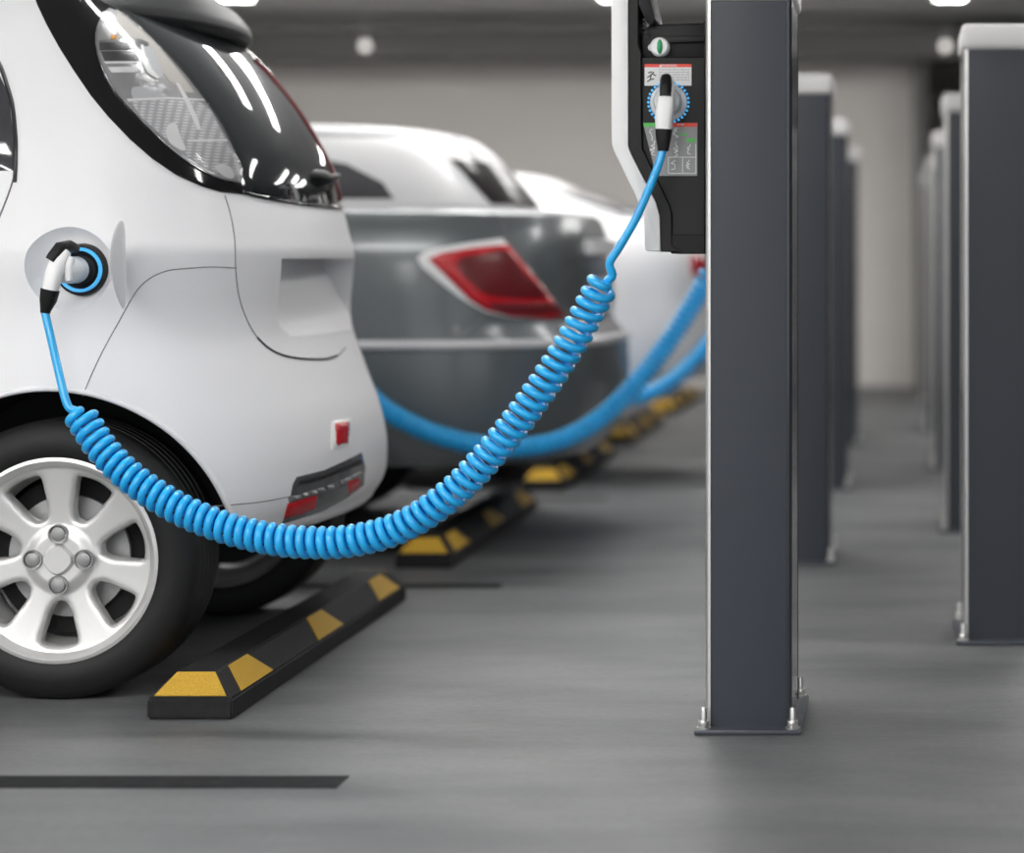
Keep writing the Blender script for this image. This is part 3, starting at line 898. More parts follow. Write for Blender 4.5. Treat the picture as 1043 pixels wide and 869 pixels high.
# ================================================================== wheel stops
def make_stop():
    t = empty('wheel_stop')
    Wd, Ln, zb, zt, tw, es = .17, 1.72, .041, .088, .045, .05
    bm = bmesh.new()
    xm = Wd / 2
    def ring(x0, x1, y0, y1, z): return [bm.verts.new(p) for p in ((x0, y0, z), (x1, y0, z), (x1, y1, z), (x0, y1, z))]
    a = ring(-xm, xm, 0, Ln, 0); b = ring(-xm, xm, 0, Ln, zb); c = ring(-xm + tw, xm - tw, es, Ln - es, zt)
    bm.faces.new(a[::-1]); bm.faces.new(c)
    for p, q in ((a, b), (b, c)):
        for i in range(4): bm.faces.new((p[i], p[(i + 1) % 4], q[(i + 1) % 4], q[i]))
    bmesh.ops.recalc_face_normals(bm, faces=bm.faces[:])
    bmesh.ops.bevel(bm, geom=[e for e in bm.edges if e.calc_face_angle(0) > .2], offset=.004, segments=2, affect='EDGES')
    from_bm('rubber_block', bm, 'rubber', t)
    def trap(pts, n):
        bm = bmesh.new(); n = Vector(n).normalized()
        a = [bm.verts.new(Vector(p) + n * .0022) for p in pts]; b = [bm.verts.new(Vector(p) - n * .002) for p in pts]
        bm.faces.new(a); bm.faces.new(b[::-1])
        for i in range(4): bm.faces.new((a[i], a[(i + 1) % 4], b[(i + 1) % 4], b[i]))
        from_bm('yellow_patch', bm, 'yellow', t, False)
    f = lambda k: (xm - tw * k, zb + (zt - zb) * k)
    for sx in (1, -1):
        for yc in (.20, .86, 1.52):
            (x0, z0), (x1, z1) = f(.06), f(.97 if sx > 0 else .72)
            trap([(sx * x0, yc - .125, z0), (sx * x0, yc + .125, z0), (sx * x1, yc + .07, z1), (sx * x1, yc - .07, z1)], (sx * (zt - zb), 0, tw))
    for y0, s in ((0, 1), (Ln, -1)):
        k0, k1 = .10, .96
        trap([(-xm + .013, y0 + s * es * k0, zb + (zt - zb) * k0), (xm - .013, y0 + s * es * k0, zb + (zt - zb) * k0), (xm - tw - .002, y0 + s * es * k1, zb + (zt - zb) * k1), (-xm + tw + .002, y0 + s * es * k1, zb + (zt - zb) * k1)], (0, -s * (zt - zb), es))
    return t
stop0 = make_stop()
st = [(4.88, 'black rubber wheel stop with yellow patches behind the white hatchback'),
      (7.28, 'black rubber wheel stop with yellow patches behind the grey sedan'),
      (9.73, 'blurred black and yellow wheel stop below the white coupe'),
      (12.2, 'blurred black and yellow wheel stop beyond the white coupe'),
      (14.6, 'farthest blurred black and yellow wheel stop seen beside the nearest post')]
for i, (y, lab) in enumerate(st):
    o = stop0 if i == 0 else copy_tree(stop0)
    o.location = (-1.409, y, 0); tag(o, lab, 'wheel stop', 'wheel stops at the ends of the parking bays')

# ================================================================== white hatchback
CARY = 5.79
car = empty('hatchback_car', (-1.9, CARY, 0)); O1 = Vector(car.location)
tag(car, 'white compact hatchback with open charge flap and blue cable plugged in', 'car')
X0 = -1.80; NEXP = 2.6
Wf = pchip([.26, .34, .45, .62, .81, .918, .930, .97, 1.1, 1.2, 1.32, 1.44, 1.52, 1.6], [.690, .722, .738, .742, .7265, .735, .735, .726, .700, .675, .635, .585, .545, .50])
sil = [(196, 8), (232, 38), (262, 63), (290, 94), (309, 120), (325, 146), (338, 172), (345, 195), (348, 209), (353, 226), (358, 246), (361, 258), (360, 275), (358.5, 292), (357, 312), (358.5, 330), (364, 348), (370, 364), (377, 383), (385, 404), (391, 426), (394.5, 450), (394, 472), (390, 486), (380, 500)]
zr = solve_tail(sil, Wf, X0, CARY, NEXP, 6.0)
zz = [a for a, _ in zr]; rr = [b for _, b in zr]
Rf = pchip(zz, rr)
Ff = pchip([.2, .35, .6, .8, .95, 1.1, 1.3, 1.5], [-4.35, -4.52, -4.55, -4.5, -4.3, -3.95, -3.55, -3.2])
zs = list(np.linspace(.335, 1.50, 150)); Rs = smooth1([Rf(z) for z in zs], 2); Ws = smooth1([Wf(z) for z in zs], 2); Fs = [Ff(z) for z in zs]
# underside tuck and roof
zs2, R2, W2, F2 = [.30, .312, .323], [Rs[0] - .10, Rs[0] - .045, Rs[0] - .012], [Ws[0] - .08, Ws[0] - .035, Ws[0] - .01], [Fs[0] + .08, Fs[0] + .04, Fs[0] + .01]
zs2 += zs; R2 += list(Rs); W2 += list(Ws); F2 += list(Fs)
for k in range(1, 15):
    ph_ = PI / 2 * k / 14.2
    zs2.append(1.50 + .11 * math.sin(ph_)); c = math.cos(ph_)
    R2.append(-2.4 + (Rs[-1] + 2.4) * c ** .8); W2.append(Ws[-1] * c ** .55); F2.append(-2.5 + (Fs[-1] + 2.5) * c ** .6)
vs, fs = body_data(zs2, R2, W2, F2, X0, -3.4, CARY, NEXP, O1, 420)
body1 = from_data('body', vs, fs, ['white_paint', 'under'], car, angle=50)
bv = bvh_of(body1); cp, rp, sp = cam_proj(bv), rear_proj(bv), side_proj(bv)

def hit(u, v):
    h = cp((u, v)); return h[0] if h else None
WC = [(-1.747, .291), (-4.02, .291)]      # wheel centres (x, z)
AR = .346
cuts = []
for wx, wz in WC:
    for y0, y1 in ((CARY - .85, CARY - .42), (CARY + .42, CARY + .85)):
        cuts.append(cyl_data((wx - O1.x - .004, wz + .012), AR, y0 - O1.y, y1 - O1.y))
# charge port bowl
pc = hit(73, 273)
bowl_v, bowl_f = lathe_data([(0, .034), (.058, .034), (.072, .026), (.092, .002), (.105, -.02), (.105, -.1), (0, -.1)], 72, 'y', (pc.x - O1.x, pc.y - O1.y, pc.z))
cuts.append((bowl_v, bowl_f))
# number-plate recess in the tailgate
nl = hit(287, 264); nb = hit(292, 338)
zt_, zb_ = nl.z + .002, hit(290, 343).z
yl = nl.y; yr = 2 * CARY - yl
xr = Rf((zt_ + zb_) / 2) - O1.x
bmc = bmesh.new()
bm_box(bmc, xr - .11, xr + .4, yl - O1.y, yr - O1.y, zb_, zt_, .0)
for v in bmc.verts:
    if v.co.x < xr and v.co.z < (zt_ + zb_) / 2: v.co.x += .095
bmesh.ops.bevel(bmc, geom=[e for e in bmc.edges if abs(e.verts[0].co.x - e.verts[1].co.x) > .1 and e.verts[0].co.z < (zt_ + zb_) / 2], offset=.045, segments=8, affect='EDGES', profile=.5)
bmesh.ops.recalc_face_normals(bmc, faces=bmc.faces[:])
bmc.verts.index_update()
cuts.append(([tuple(v.co) for v in bmc.verts], [tuple(v.index for v in f.verts) for f in bmc.faces])); bmc.free()
def which(c):
    z = c.z
    if z < .3005: return 1
    for wx, wz in WC:
        if math.hypot(c.x - (wx - O1.x - .004), z - wz - .012) < AR + .0008 and abs(abs(c.y) - .60) < .185: return 1
    return 0
cut(body1, cuts, which)
body1.name = 'body'

# arch lips
for wx, wz in WC:
    for sgn in (1,):
        pts = []
        for k in range(61):
            a = math.radians(-2 + 184 * k / 60); pts.append((wx - .004 + (AR + .001) * math.cos(a), wz + .012 + (AR + .001) * math.sin(a)))
        hs = [sp(p) for p in pts]; pp = [h[0] - O1 + h[1] * -.002 for h in hs if h]
        tube('arch_lip', pp, .0065, 'white_paint', car, 10)
        tube('arch_lip', [Vector((p.x, -p.y, p.z)) for p in pp], .0065, 'white_paint', car, 10)
# wheels
w0 = make_wheel(car)
w0.location = (WC[0][0] - O1.x, 5.08 + .100 - O1.y, WC[0][1])
for (wx, wz), side in ((WC[0], 1), (WC[1], -1), (WC[1], 1)):
    w = copy_tree(w0, car); w.location = (wx - O1.x, side * -(5.08 + .100 - O1.y) if side > 0 else (5.08 + .100 - O1.y), wz)
    if side > 0: w.rotation_euler = (0, 0, PI)
    if side > 0: w.location.y = -(5.08 + .100 - O1.y)
tube('rear_axle', [(WC[0][0] - O1.x, -.56, WC[0][1]), (WC[0][0] - O1.x, .56, WC[0][1])], .03, 'under', car, 12)

# black glossy corner pillar, rear window, lamp
edge = [(33, -12), (38, 5), (48, 26), (60, 48), (75, 72), (92, 97), (110, 119), (132, 142), (155, 162), (180, 179), (205, 190), (225, 196), (242, 197.5)]
pil = edge + [(251, 199), (250, 190), (242, 172), (222, 134), (200, 100), (174, 68), (148, 41), (118, 12), (104, -12)]
patch('pillar_trim', pil, cp, 'black_gloss', car, .003, .004, 3, mirror=CARY, lo=.85)
# rear window drawn in the (y, z) plane of the tail, symmetric about the centre
def yz(u, v):
    h = hit(u, v); return (h.y, h.z)
near = [yz(*p) for p in [(98, -14), (118, 8), (150, 40), (176, 67), (202, 100), (224, 134), (240, 168), (246, 186), (247, 194)]]
low = [yz(*p) for p in [(262, 199), (285, 203.5), (312, 207.5), (332, 209.5)]]
low = [p for p in low if p[0] < CARY - .03]
half = near + low + [(CARY, low[-1][1] - .001)]
full = half + [(2 * CARY - a, b) for a, b in half[-2::-1]]
win = patch('rear_window', full, rp, 'dark_glass', car, .0045, .004, .02)
# lamp: reflector bowl, inner pieces, clear lens
lamp_px = [(110, 10), (103, 17), (97.5, 32), (97, 45), (100, 60), (108, 80), (120, 98), (142, 122), (168, 148), (198, 171), (222, 182), (240, 186.5), (244, 186), (242, 172), (233, 148), (219, 122), (200, 95), (180, 70), (158, 46), (138, 27), (122, 14)]
tl = empty('tail_light'); tl.parent = car
def lp(name, poly, m, off, smooth=False, step=3.5, edge=None, sub=None):
    return patch(name, poly, cp, m, sub or tl, off, .002, step, edge or 3.0, smooth)
# patches need their origin from the car root
def sub_patch(name, poly, m, off, smooth=False, step=3.5, edge=3.0, dep=.002, mirror=None):
    return patch(name, poly, cp, m, tl, off, dep, step, edge, smooth, mirror, None, .9)
sub_patch('reflector', lamp_px, 'reflector', .0065, mirror=CARY)
sub_patch('upper_panel', [(117, 14), (124, 18), (140, 31), (158, 48), (172, 64), (186, 82), (196, 96), (186, 96), (170, 84), (156, 66), (146, 50), (141, 44), (117, 42)], 'beige_bulb', .0082)
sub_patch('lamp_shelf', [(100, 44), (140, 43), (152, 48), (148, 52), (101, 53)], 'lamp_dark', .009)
sub_patch('shelf_edge', [(99.5, 43), (141, 42), (151, 47), (141, 44.5), (99.5, 45.5)], 'chrome', .0098)
sub_patch('bright_bar', [(109, 70), (139, 70), (142, 75.5), (113, 75.5)], 'white_bar', .009)
sub_patch('bright_bar', [(105, 64.5), (137, 64.5), (138, 66.5), (107, 66.5)], 'white_bar', .009)
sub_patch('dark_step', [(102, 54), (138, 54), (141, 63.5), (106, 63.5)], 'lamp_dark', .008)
sub_patch('bulb_cup', [(142, 50), (152, 50), (160, 66), (164, 78), (158, 82), (148, 76), (142, 62)], 'plug_grey', .0092, True)
sub_patch('bulb_cup', [(133, 92), (142, 90), (158, 91), (163, 96), (158, 102), (136, 102)], 'plug_grey', .009, True)
sub_patch('amber_bulb', [(112, 37.5), (117, 37.5), (117, 42), (112, 42)], 'amber', .009)
sub_patch('ribbed_panel', [(133, 105), (165, 102), (196, 102), (212, 114), (224, 138), (234, 158), (241, 180), (226, 180), (204, 171), (186, 158), (160, 136), (142, 120)], 'reflector_rib', .0085)
sub_patch('divider', [(128, 102.5), (168, 101), (205, 103), (206, 104.5), (168, 103), (130, 105)], 'white_bar', .0102)  # chrome divider coloured white to imitate bright reflections
sub_patch('divider', [(188, 144), (228, 143.5), (229, 145.5), (189, 146)], 'white_bar', .0100)
sub_patch('edge_glint', [(176, 86), (180, 88), (190, 104), (199, 124), (202, 134), (198, 134), (193, 122), (184, 102)], 'white_bar', .0104)  # chrome edges coloured white, their glints painted in
sub_patch('edge_glint', [(141, 48), (143.5, 48), (146, 60), (152, 72), (160, 81), (158, 82.5), (148, 76), (142.5, 63)], 'white_bar', .0104)
sub_patch('edge_glint', [(216, 172), (222, 168), (232, 172), (235, 182), (226, 181)], 'white_bar', .0100, True)
sub_patch('lower_glow', [(170, 128), (177, 128), (182, 142), (187, 153), (182, 154), (172, 147), (167, 137)], 'white_bar', .0098, True)
sub_patch('lens', lamp_px, 'lens', .014, False, 4, 7, .0, CARY)
surf_line('lens_border', [(110, 10), (103, 17), (97.5, 32), (97, 45), (100, 60), (108, 80), (120, 98), (142, 122), (168, 148), (198, 171), (222, 182), (240, 186.5)], cp, 'chrome', car, .0013, True, .006)
surf_line('lens_border', [(243, 185), (242, 172), (233, 148), (219, 122), (200, 95), (180, 70), (158, 46), (138, 27), (122, 14)], cp, 'chrome', car, .0011, True, .006)
tl2 = None
# window furniture: red centre lamp strip, wiper base and washer
surf_line('window_border', [(247, 196), (262, 200), (285, 204.5), (312, 208.5), (330, 210)], cp, 'black_gloss', car, .005, True, .002, CARY)
wp = P(337, 186, 6.02) - O1
bm = bmesh.new(); bmesh.ops.create_uvsphere(bm, u_segments=24, v_segments=14, radius=1)
wz_ = 1.105
wxr = Rf(wz_)
for v in bm.verts: v.co = Vector((wxr - O1.x - .004 + v.co.x * .034, .04 + v.co.y * .085, wz_ + .004 + v.co.z * .021))
from_bm('wiper_cover', bm, 'panel_dark', car)
wpts = []
for k in range(13):
    q = k / 12; z = 1.11 + .02 * q; y = CARY + .02 + .40 * q
    h = rp((y, z)); wpts.append(h[0] + Vector((.010, 0, 0)) - O1)
tube('wiper_arm', wpts, .006, 'panel_dark', car, 8)
# far tail lamp edge seen past the window
rl = []
for k in range(17):
    q = k / 16; z = 1.06 + .34 * q; y = CARY + .24 - .05 * q
    h = rp((y, z)); rl.append(h[0] + h[1] * .006 - O1)
tube('lamp_red_edge', rl, .004, 'red_dark', car, 8)

# spoiler over the window: an aerofoil lip bent round the roof end
rings = []
for k in range(41):
    q = -1 + 2 * k / 40; y = .56 * q
    xt = -1.565 - .17 * abs(q) ** 2.4; zt2 = 1.452 - .012 * q * q; ln_ = .42
    prof = [(0, .012), (-.010, .034), (-.05, .075), (-.15, .125), (-ln_, .165), (-ln_ - .02, .08), (-ln_, .02), (-.2, .0), (-.10, -.012), (-.03, -.012), (-.004, -.002)]
    prof = [tuple(p) for p in catmull(prof, 4, True)]
    sc_ = 1 - .25 * max(0, abs(q) - .8) / .2
    rings.append([Vector((xt + a * sc_ - O1.x, y, zt2 + b * sc_)) for a, b in prof])
loft('spoiler', rings, 'grey_plastic', car)

# side window with dark border at the left edge of the picture
sw = []
for (x, z) in [(-1.835, 1.10), (-1.838, 1.16), (-1.86, 1.26), (-1.92, 1.36), (-2.05, 1.43), (-2.4, 1.46), (-3.1, 1.44), (-3.45, 1.28), (-3.55, 1.10), (-2.6, 1.075)]:
    sw.append((x, z))
patch('side_window', sw, sp, 'cabin_glass', car, .003, .004, .03, mirror=CARY)
surf_line('window_seal', [(-1.83, 1.075), (-1.832, 1.12), (-1.838, 1.18), (-1.86, 1.265), (-1.92, 1.366), (-2.05, 1.437)], sp, 'black_plastic', car, .0045, True, .001, CARY)
surf_line('door_seam', [(-1.83, 1.10), (-1.845, 1.04), (-1.88, .95), (-1.95, .86), (-2.02, .70), (-2.06, .55)], sp, 'seam', car, .002, True, 0, CARY)
surf_line('door_seam', [(-2.75, 1.08), (-2.75, .8), (-2.72, .42)], sp, 'seam', car, .002, True, 0, CARY)
patch('windscreen', [(CARY - .44, 1.40), (CARY - .52, 1.2), (CARY - .56, 1.06), (CARY + .56, 1.06), (CARY + .52, 1.2), (CARY + .44, 1.40)], lambda p: (lambda h: (h[0], h[1]) if h[0] is not None else None)(bv.ray_cast(Vector((-9, p[0], p[1])), Vector((1, 0, 0)))), 'cabin_glass', car, .003, .004, .03)

# panel seams
surf_line('tailgate_lower_edge', [(262, 344), (272, 353.5), (284, 360.5), (300, 364.5), (318, 366), (333, 365.5), (343, 362.5)], cp, 'seam_shade', car, .0030)  # thick dark strip: panel gap plus painted shade below the tailgate
surf_line('tailgate_seam', [(229, 199), (235, 220), (239, 245), (240, 275), (243, 300), (249, 320), (258, 338), (270, 352), (284, 360), (300, 364), (318, 365.5), (333, 365), (344, 362), (352, 354)], cp, 'seam', car, .0015)
surf_line('bumper_seam', [(241, 273), (215, 272), (190, 273.5), (170, 276), (152, 284), (138, 298), (122, 326), (106, 355), (94, 380), (84, 404)], cp, 'seam', car, .0013)
surf_line('bumper_seam', [(214, 516), (240, 514), (268, 511), (294, 506)], cp, 'seam', car, .0012)

# lower insert with chrome strip and red reflectors, square red reflector
ins = patch('bumper_insert', [(287, 534), (294, 515), (298, 494), (302, 486), (330, 479), (350, 470), (368, 461), (372, 476), (370, 494), (352, 508), (328, 521)], cp, 'insert', car, .003, .003, 3.5)
patch('insert_recess', [(300, 497), (303, 488), (331, 481), (350, 472), (367, 464), (368.5, 474), (350, 482), (328, 490)], cp, 'black_plastic', car, .0042, .003, 3)
patch('chrome_strip', [(293, 506), (312, 501), (340, 492), (368, 479), (369, 484), (340, 497), (312, 506), (294, 511)], cp, 'insert_bar', car, .007, .003, 3)
patch('red_reflector', [(289, 528), (293, 513), (306, 508), (323, 503), (321, 518), (306, 524)], cp, 'red_lens', car, .0065, .003, 3)
patch('red_reflector', [(352, 491), (366, 485), (366.5, 496), (354, 505)], cp, 'red_lens', car, .0065, .003, 3)
patch('reflector_frame', [(337.5, 429.5), (357.5, 425.5), (356, 454.5), (337.5, 458)], cp, 'white_bar', car, .004, .003, 3)
patch('rear_reflector', [(339.5, 431), (355.5, 428), (354, 452.5), (339.5, 455.5)], cp, 'red_lens', car, .007, .003, 3)

# charge port: dark ring, blue ring, flap
px_, py_, pz_ = pc.x - O1.x, pc.y - O1.y, pc.z
q = P(79, 275, 5.06) - O1
lathe('port_ring', [(.030, -.002), (.045, -.008), (.052, -.006), (.055, .012), (.030, .012)], 'panel_dark', car, 56, 'y', (q.x, py_ + .022, q.z), True)
lathe('port_blue_ring', [(.040, -.013), (.0445, -.0135), (.0465, -.010), (.0465, .0), (.039, .0)], 'blue_led', car, 56, 'y', (q.x, py_ + .022, q.z), True)
lathe('port_socket', [(0, .0), (.030, .0), (.034, .004), (.034, .014), (0, .014)], 'grey_plastic', car, 40, 'y', (q.x, py_ + .022, q.z))
bm = bmesh.new()
hx, hz = hit(126, 268).x - O1.x, pz_ + .010
hy = hit(124, 268).y - O1.y
bmesh.ops.create_uvsphere(bm, u_segments=36, v_segments=18, radius=1)
for v in bm.verts:
    c = v.co.copy()
    a = .088 * c.x; b_ = .089 * c.y                     # disc in its own plane
    th = math.copysign(abs(c.z) ** .6, c.z) * .0035
    sw_ = .012 * (1 - (a / .088) ** 2)                  # slight crown
    bend = math.radians(99)
    ax = -(a + .088)                                    # away from the hinge
    v.co = Vector((hx + ax * math.cos(bend) + (th + sw_) * math.sin(bend), hy - (a + .088) * math.sin(bend) - (th) * math.cos(bend) * -1, hz + b_ - .03 * (1 - (a + .088) / .176) + .012))
from_bm('charge_flap', bm, 'white_paint', car)
tube('flap_hinge', [(hx, hy + .012, hz - .03), (hx, hy + .012, hz + .03)], .008, 'white_paint', car, 10)

# ================================================================== grey sedan
def sedan(name, Yn, Wmax, paint, prm, label):
    """three-box saloon: lower body, cabin, lamps; prm holds its own measures"""
    Yc = Yn + Wmax
    t = empty(name, (prm['xr'] - 2.2, Yc, 0)); O = Vector(t.location); tag(t, label, 'car')
    x0 = prm['x0']; n = prm['n']
    W = pchip([.2, .34, .55, .8, .92, 1.0, 1.06], [Wmax - .06, Wmax - .02, Wmax, Wmax - .005, Wmax - .02, Wmax - .05, Wmax - .09])
    zr = solve_tail(prm['sil'], W, x0, Yc, n, Yc + .3)
    R = pchip([a for a, _ in zr], [b for _, b in zr])
    zt = prm['deck']
    F = pchip([.2, .4, .6, .75, .9, 1.1], [prm['xr'] - 4.3, prm['xr'] - 4.45, prm['xr'] - 4.45, prm['xr'] - 4.35, prm['xr'] - 3.9, prm['xr'] - 3.2])
    zs = list(np.linspace(prm['bot'], zt - .03, 80)); Rs = smooth1([R(z) for z in zs], 1); Ws = smooth1([W(z) for z in zs], 1); Fs = [F(z) for z in zs]
    zs = list(zs); Rs = list(Rs); Ws = list(Ws); Fs = list(Fs)
    b0 = (Rs[-1], Ws[-1], Fs[-1])
    for k in range(1, 9):
        a = PI / 2 * k / 8; zs.append(zt - .03 + .03 * math.sin(a)); d = .07 * (1 - math.cos(a))
        Rs.append(b0[0] - d * 1.2); Ws.append(b0[1] - d); Fs.append(b0[2] + d)
    vs, fs = body_data(zs, Rs, Ws, Fs, x0, prm['xr'] - 3.6, Yc, n, O, 300)
    body = from_data('body', vs, fs, [paint, 'under'], t, angle=50)
    bv = bvh_of(body)
    ax = [prm['xr'] - 1.12, prm['xr'] - 3.6]; r = .315
    cuts = []
    for wx in ax:
        for s in (-1, 1):
            y0, y1 = (-Wmax - .1, -Wmax + .28) if s < 0 else (Wmax - .28, Wmax + .1)
            cuts.append(cyl_data((wx - O.x, r + .01), .37, y0, y1, 64))
    def wh(c):
        if c.z < prm['bot'] + .0005: return 1
        for wx in ax:
            if math.hypot(c.x - (wx - O.x), c.z - r - .01) < .3712 and abs(c.y) > Wmax - .29: return 1
        return 0
    cut(body, cuts, wh); body.name = 'body'
    # cabin
    zc0, zc1 = zt - .02, prm['roof']
    cw = pchip([0, .3, .6, .85, 1], [Wmax - .12, Wmax - .17, Wmax - .24, Wmax - .31, Wmax - .36])
    cwz = lambda z: cw((z - zc0) / (zc1 - zc0 - .05))
    zr2 = solve_tail(prm['csil'], cwz, prm['cx0'], Yc, 3.2, Yc); crz = pchip([a for a, _ in zr2], [b for _, b in zr2])
    cr = lambda q: crz(zc0 + (zc1 - zc0 - .05) * q)
    cf = pchip([0, .3, .6, .85, 1], [prm['xr'] - 3.25, prm['xr'] - 3.0, prm['xr'] - 2.75, prm['xr'] - 2.5, prm['xr'] - 2.3])
    Z, Rr, Ww, Ff_ = [], [], [], []
    for k in range(41):
        q_ = k / 40; Z.append(zc0 + (zc1 - zc0 - .05) * q_); Rr.append(cr(q_)); Ww.append(cw(q_)); Ff_.append(cf(q_))
    for k in range(1, 12):
        a = PI / 2 * k / 11.3; Z.append(zc1 - .05 + .05 * math.sin(a)); c = math.cos(a); mx = (Rr[40] + Ff_[40]) / 2
        Rr.append(mx + (Rr[40] - mx) * c ** .5); Ff_.append(mx + (Ff_[40] - mx) * c ** .5); Ww.append(Ww[40] * c ** .45)
    vs, fs = body_data(Z, Rr, Ww, Ff_, prm['cx0'], prm['xr'] - 2.4, Yc, 3.2, O, 260)
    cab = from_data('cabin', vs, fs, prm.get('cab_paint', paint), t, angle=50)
    bc = bvh_of(cab)
    # wheels
    w = make_wheel(t, 'wheel', r, .215, .2, prm.get('spokes', 5), False) if 'proto_wheel' not in prm else copy_tree(prm['proto_wheel'], t)
    w.location = (ax[0] - O.x, -Wmax + .11, r)
    for wx, s in ((ax[1], -1), (ax[0], 1), (ax[1], 1)):
        c = copy_tree(w, t); c.location = (wx - O.x, s * (Wmax - .11), r); c.rotation_euler = (0, 0, PI if s > 0 else 0)
    return t, bv, bc, Yc, O, R, cr, zc0, zc1, w

# the grey sedan is measured at its near flank, y = 7.30
sil2 = [(600, 214), (614, 228), (619, 245), (621, 270), (622, 300), (625, 322), (634, 334), (640, 347), (641, 375), (639, 400), (634, 420), (624, 438), (610, 452)]
prm2 = dict(xr=-.93, x0=-1.75, n=3.0, sil=sil2, deck=1.075, roof=1.36, bot=.29, cx0=-1.95, csil=[(552, 214), (540, 200), (527, 184), (512, 167), (500, 156), (486, 146)], cab_paint='silver_lit')  # cabin coloured pale to imitate lamp reflections on the grey paint
s2, b2, c2, Y2, O2, R2f, cr2, za2, zb2, wh2 = sedan('sedan_car', 7.40, .88, 'silver_paint', prm2, 'grey sedan with brightly reflecting roof and red tail light parked behind the white hatchback')
p2, r2, k2 = cam_proj(b2), rear_proj(b2), cam_proj(c2)
patch('lamp_bezel', [(425, 263), (432, 257), (450, 252), (480, 247), (512, 243), (517, 250), (552, 292), (574, 322), (560, 325), (520, 324), (494, 318), (468, 303), (446, 286), (430, 272)], p2, 'print_white', s2, .006, .004, 4, mirror=Y2)
patch('tail_light', [(436, 264), (450, 258), (480, 253), (517, 249), (552, 292), (574, 322), (560, 325), (520, 323), (494, 316), (478, 306), (458, 286)], p2, 'red_lens', s2, .016, .004, 4, edge=9, mirror=Y2)
patch('light_chamber', [(468, 264), (490, 260), (513, 257), (532, 280), (552, 303), (500, 302), (480, 290), (466, 275)], p2, 'red_dark', s2, .0185, .004, 4, smooth=True, edge=6, mirror=Y2, lo=.9)
patch('light_chamber', [(494, 309), (560, 309), (569, 319), (540, 321), (506, 318)], p2, 'red_dark', s2, .0185, .004, 4, edge=6, mirror=Y2, lo=.9)
surf_line('boot_seam', [(500, 214), (512, 226), (519, 246), (552, 292), (574, 322), (582, 340)], p2, 'seam', s2, .003, True, 0, Y2)
surf_line('bumper_seam', [(380, 346), (420, 346), (460, 345), (478, 335), (492, 323)], p2, 'seam', s2, .003, True, 0)
def band(bv, Yc, z0, z1, ymax, name, m, par, off, dep=.004, st=.04):
    f = rear_proj(bv)
    return patch(name, [(Yc - ymax, z0), (Yc + ymax, z0), (Yc + ymax, z1), (Yc - ymax, z1)], f, m, par, off, dep, st)
# bumper ledge all round the tail (side and rear), highlight painted in as pale colour
def ledge(O, Yc, bv, z, r, m, par, x_from, raise_):
    cen = Vector((O.x + 1.2, Yc, z)); pts = []
    hs = bv.ray_cast(Vector((x_from, -2, z)), Vector((0, 1, 0)))
    th0 = math.atan2(hs[0].y - Yc, hs[0].x - cen.x)
    for k in range(121):
        a = th0 + (-2 * th0) * k / 120
        h = bv.ray_cast(cen + Vector((math.cos(a), math.sin(a), 0)) * 4, Vector((-math.cos(a), -math.sin(a), 0)))
        if h[0] is not None: pts.append(h[0] + h[1] * raise_ - O)
    return tube('bumper_ledge', pts, r, m, par, 10)
ledge(O2, Y2, b2, H + (VY - 352) * 7.42 / FP, .016, 'silver_lit', s2, -2.1, .0)
# dark lower bumper
bum = [(372, 362), (480, 361), (560, 360), (612, 357), (638, 352)]
# number plate and handle on the boot
def plate_box(name, y0, y1, z0, z1, proj, m, par, O, out=.012, th=.02):
    bm = bmesh.new(); N = 12
    gr = []
    for j in range(2):
        row = []
        for i in range(N + 1):
            y = y0 + (y1 - y0) * i / N; z = z0 + (z1 - z0) * j
            h = proj((y, z)); row.append(h[0] - O)
        gr.append(row)
    vs = []
    for j in range(2):
        for i in range(N + 1): vs.append(bm.verts.new(gr[j][i] + Vector((out, 0, 0))))
    fs = []
    for i in range(N): fs.append(bm.faces.new((vs[i], vs[i + 1], vs[N + 2 + i], vs[N + 1 + i])))
    r = bmesh.ops.extrude_face_region(bm, geom=fs)
    for e in r['geom']:
        if isinstance(e, bmesh.types.BMVert): e.co.x -= th
    bmesh.ops.recalc_face_normals(bm, faces=bm.faces[:])
    bmesh.ops.bevel(bm, geom=[e for e in bm.edges if e.calc_face_angle(0) > .6], offset=.004, segments=2, affect='EDGES')
    return from_bm(name, bm, m, par)
plate_box('boot_handle', Y2 - .33, Y2 + .33, .935, .985, r2, 'print_white', s2, O2, .03, .04)
plate_box('number_plate', Y2 - .26, Y2 + .26, .745, .86, r2, 'sticker', s2, O2, .012, .02)
# cabin glass
def cabin_rear(bc, Yc, hw0, hw1, z0, z1, par, m, off=.006):
    f = rear_proj(bc)
    return patch('rear_window', [(Yc - hw0, z0), (Yc + hw0, z0), (Yc + hw1, z1), (Yc - hw1, z1)], f, m, par, off, .004, .04)
def glass_from_px(bc, Yc, px, par, m='rear_glass', off=.006):
    f = cam_proj(bc); pts = []
    for p in px:
        h = f(p)
        if h: pts.append((h[0].y, h[0].z))
        else: print('MISS', p)
    return patch('rear_window', pts + [(2 * Yc - a, b) for a, b in pts[::-1]], rear_proj(bc), m, par, off, .004, .04)
glass_from_px(c2, Y2, [(500, 208), (480, 186), (459, 163)], s2)
f2 = side_proj(c2)
patch('side_window', [(-1.56, za2 + .05), (-1.60, za2 + .10), (-1.72, za2 + .16), (-1.95, za2 + .205), (-2.9, za2 + .21), (-3.4, za2 + .17), (-3.75, za2 + .05)], f2, 'cabin_glass', s2, .006, .004, .04, mirror=Y2)

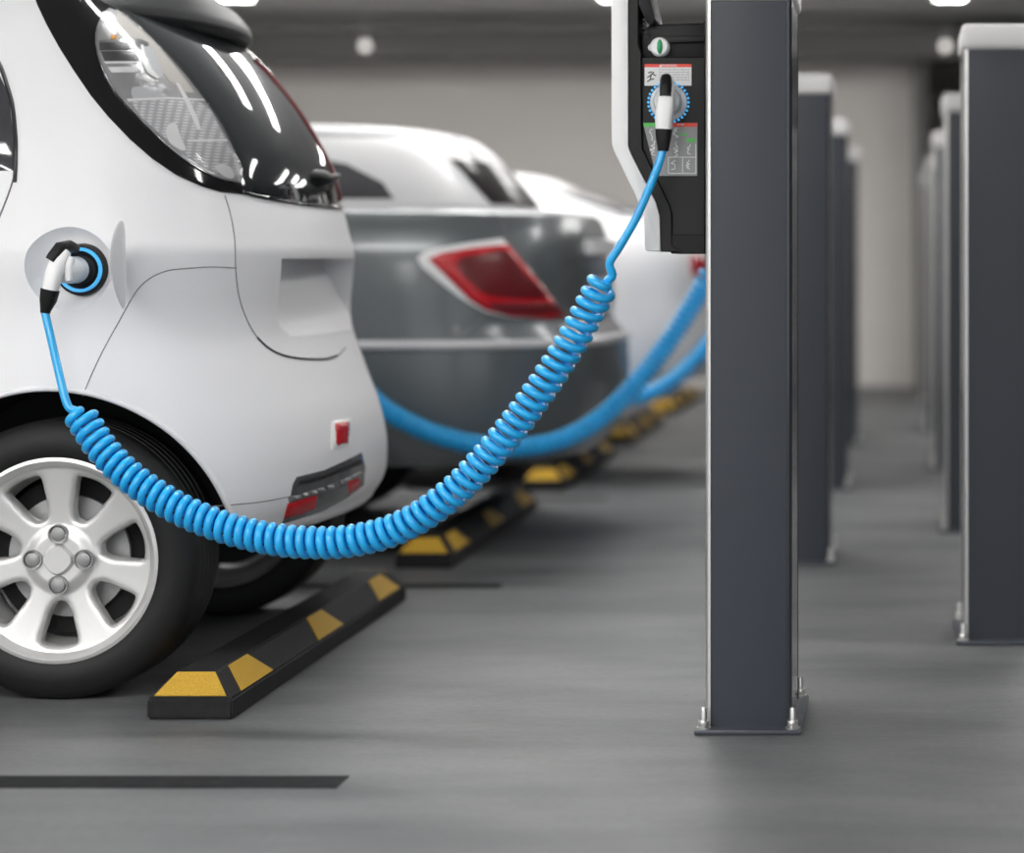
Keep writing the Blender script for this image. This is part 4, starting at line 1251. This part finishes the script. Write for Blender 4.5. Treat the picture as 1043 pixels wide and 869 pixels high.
# ================================================================== white coupe
sil3 = [(676, 222), (712, 236), (722, 250), (727, 270), (729, 300), (733, 325), (735, 345), (733, 365), (726, 380)]
prm3 = dict(xr=-.78, x0=-1.55, n=2.6, sil=sil3, deck=1.09, roof=1.30, bot=.42, cx0=-1.95, csil=[(664, 219), (640, 211), (606, 199), (575, 189), (545, 182)], proto_wheel=wh2)
s3, b3, c3, Y3, O3, R3f, cr3, za3, zb3, wh3 = sedan('coupe_car', 9.80, .90, 'white_paint', prm3, 'blurred white coupe parked beyond the grey sedan')
p3, r3 = cam_proj(b3), rear_proj(b3)
patch('tail_light', [(703, 260), (718, 262), (722, 268), (722, 284), (712, 284), (704, 279)], p3, 'red_lens', s3, .012, .004, 3, mirror=Y3)
glass_from_px(c3, Y3, [(634, 220), (610, 212), (580, 201), (552, 192)], s3)
f3 = side_proj(c3)
patch('side_window', [(-1.75, za3 + .04), (-1.9, za3 + .11), (-2.2, za3 + .15), (-3.0, za3 + .15), (-3.5, za3 + .04)], f3, 'cabin_glass', s3, .006, .004, .04, mirror=Y3)

c4 = copy_tree(s3); c4.location.x -= .6; c4.location.y += 2.46
c4['label'] = 'white coupe farthest back, hidden behind the other white coupe'
# ================================================================== light, camera
w = bpy.data.worlds.new('World'); scene.world = w; w.use_nodes = True
bg = w.node_tree.nodes['Background']; bg.inputs['Color'].default_value = (.96, .98, 1.0, 1); bg.inputs['Strength'].default_value = 1.1

cd = bpy.data.cameras.new('camera'); cam = bpy.data.objects.new('camera', cd); COL.objects.link(cam)
cam.location = CAM; cam.rotation_euler = (PI / 2, 0, 0)
cd.sensor_fit = 'HORIZONTAL'; cd.sensor_width = 36; cd.lens = FP / 1043 * 36
cd.shift_x = -(UX - 521.5) / 1043; cd.shift_y = -(434.5 - VY) / 1043
cd.dof.use_dof = True; cd.dof.focus_distance = 4.95; cd.dof.aperture_fstop = 1.8
cd.clip_start = .05; cd.clip_end = 100
scene.camera = cam
scene.cycles.use_denoising = True
scene.view_settings.view_transform = 'Standard'; scene.view_settings.look = 'None'
scene.view_settings.gamma = 1; scene.view_settings.use_curve_mapping = False
scene.view_settings.exposure = 0.0
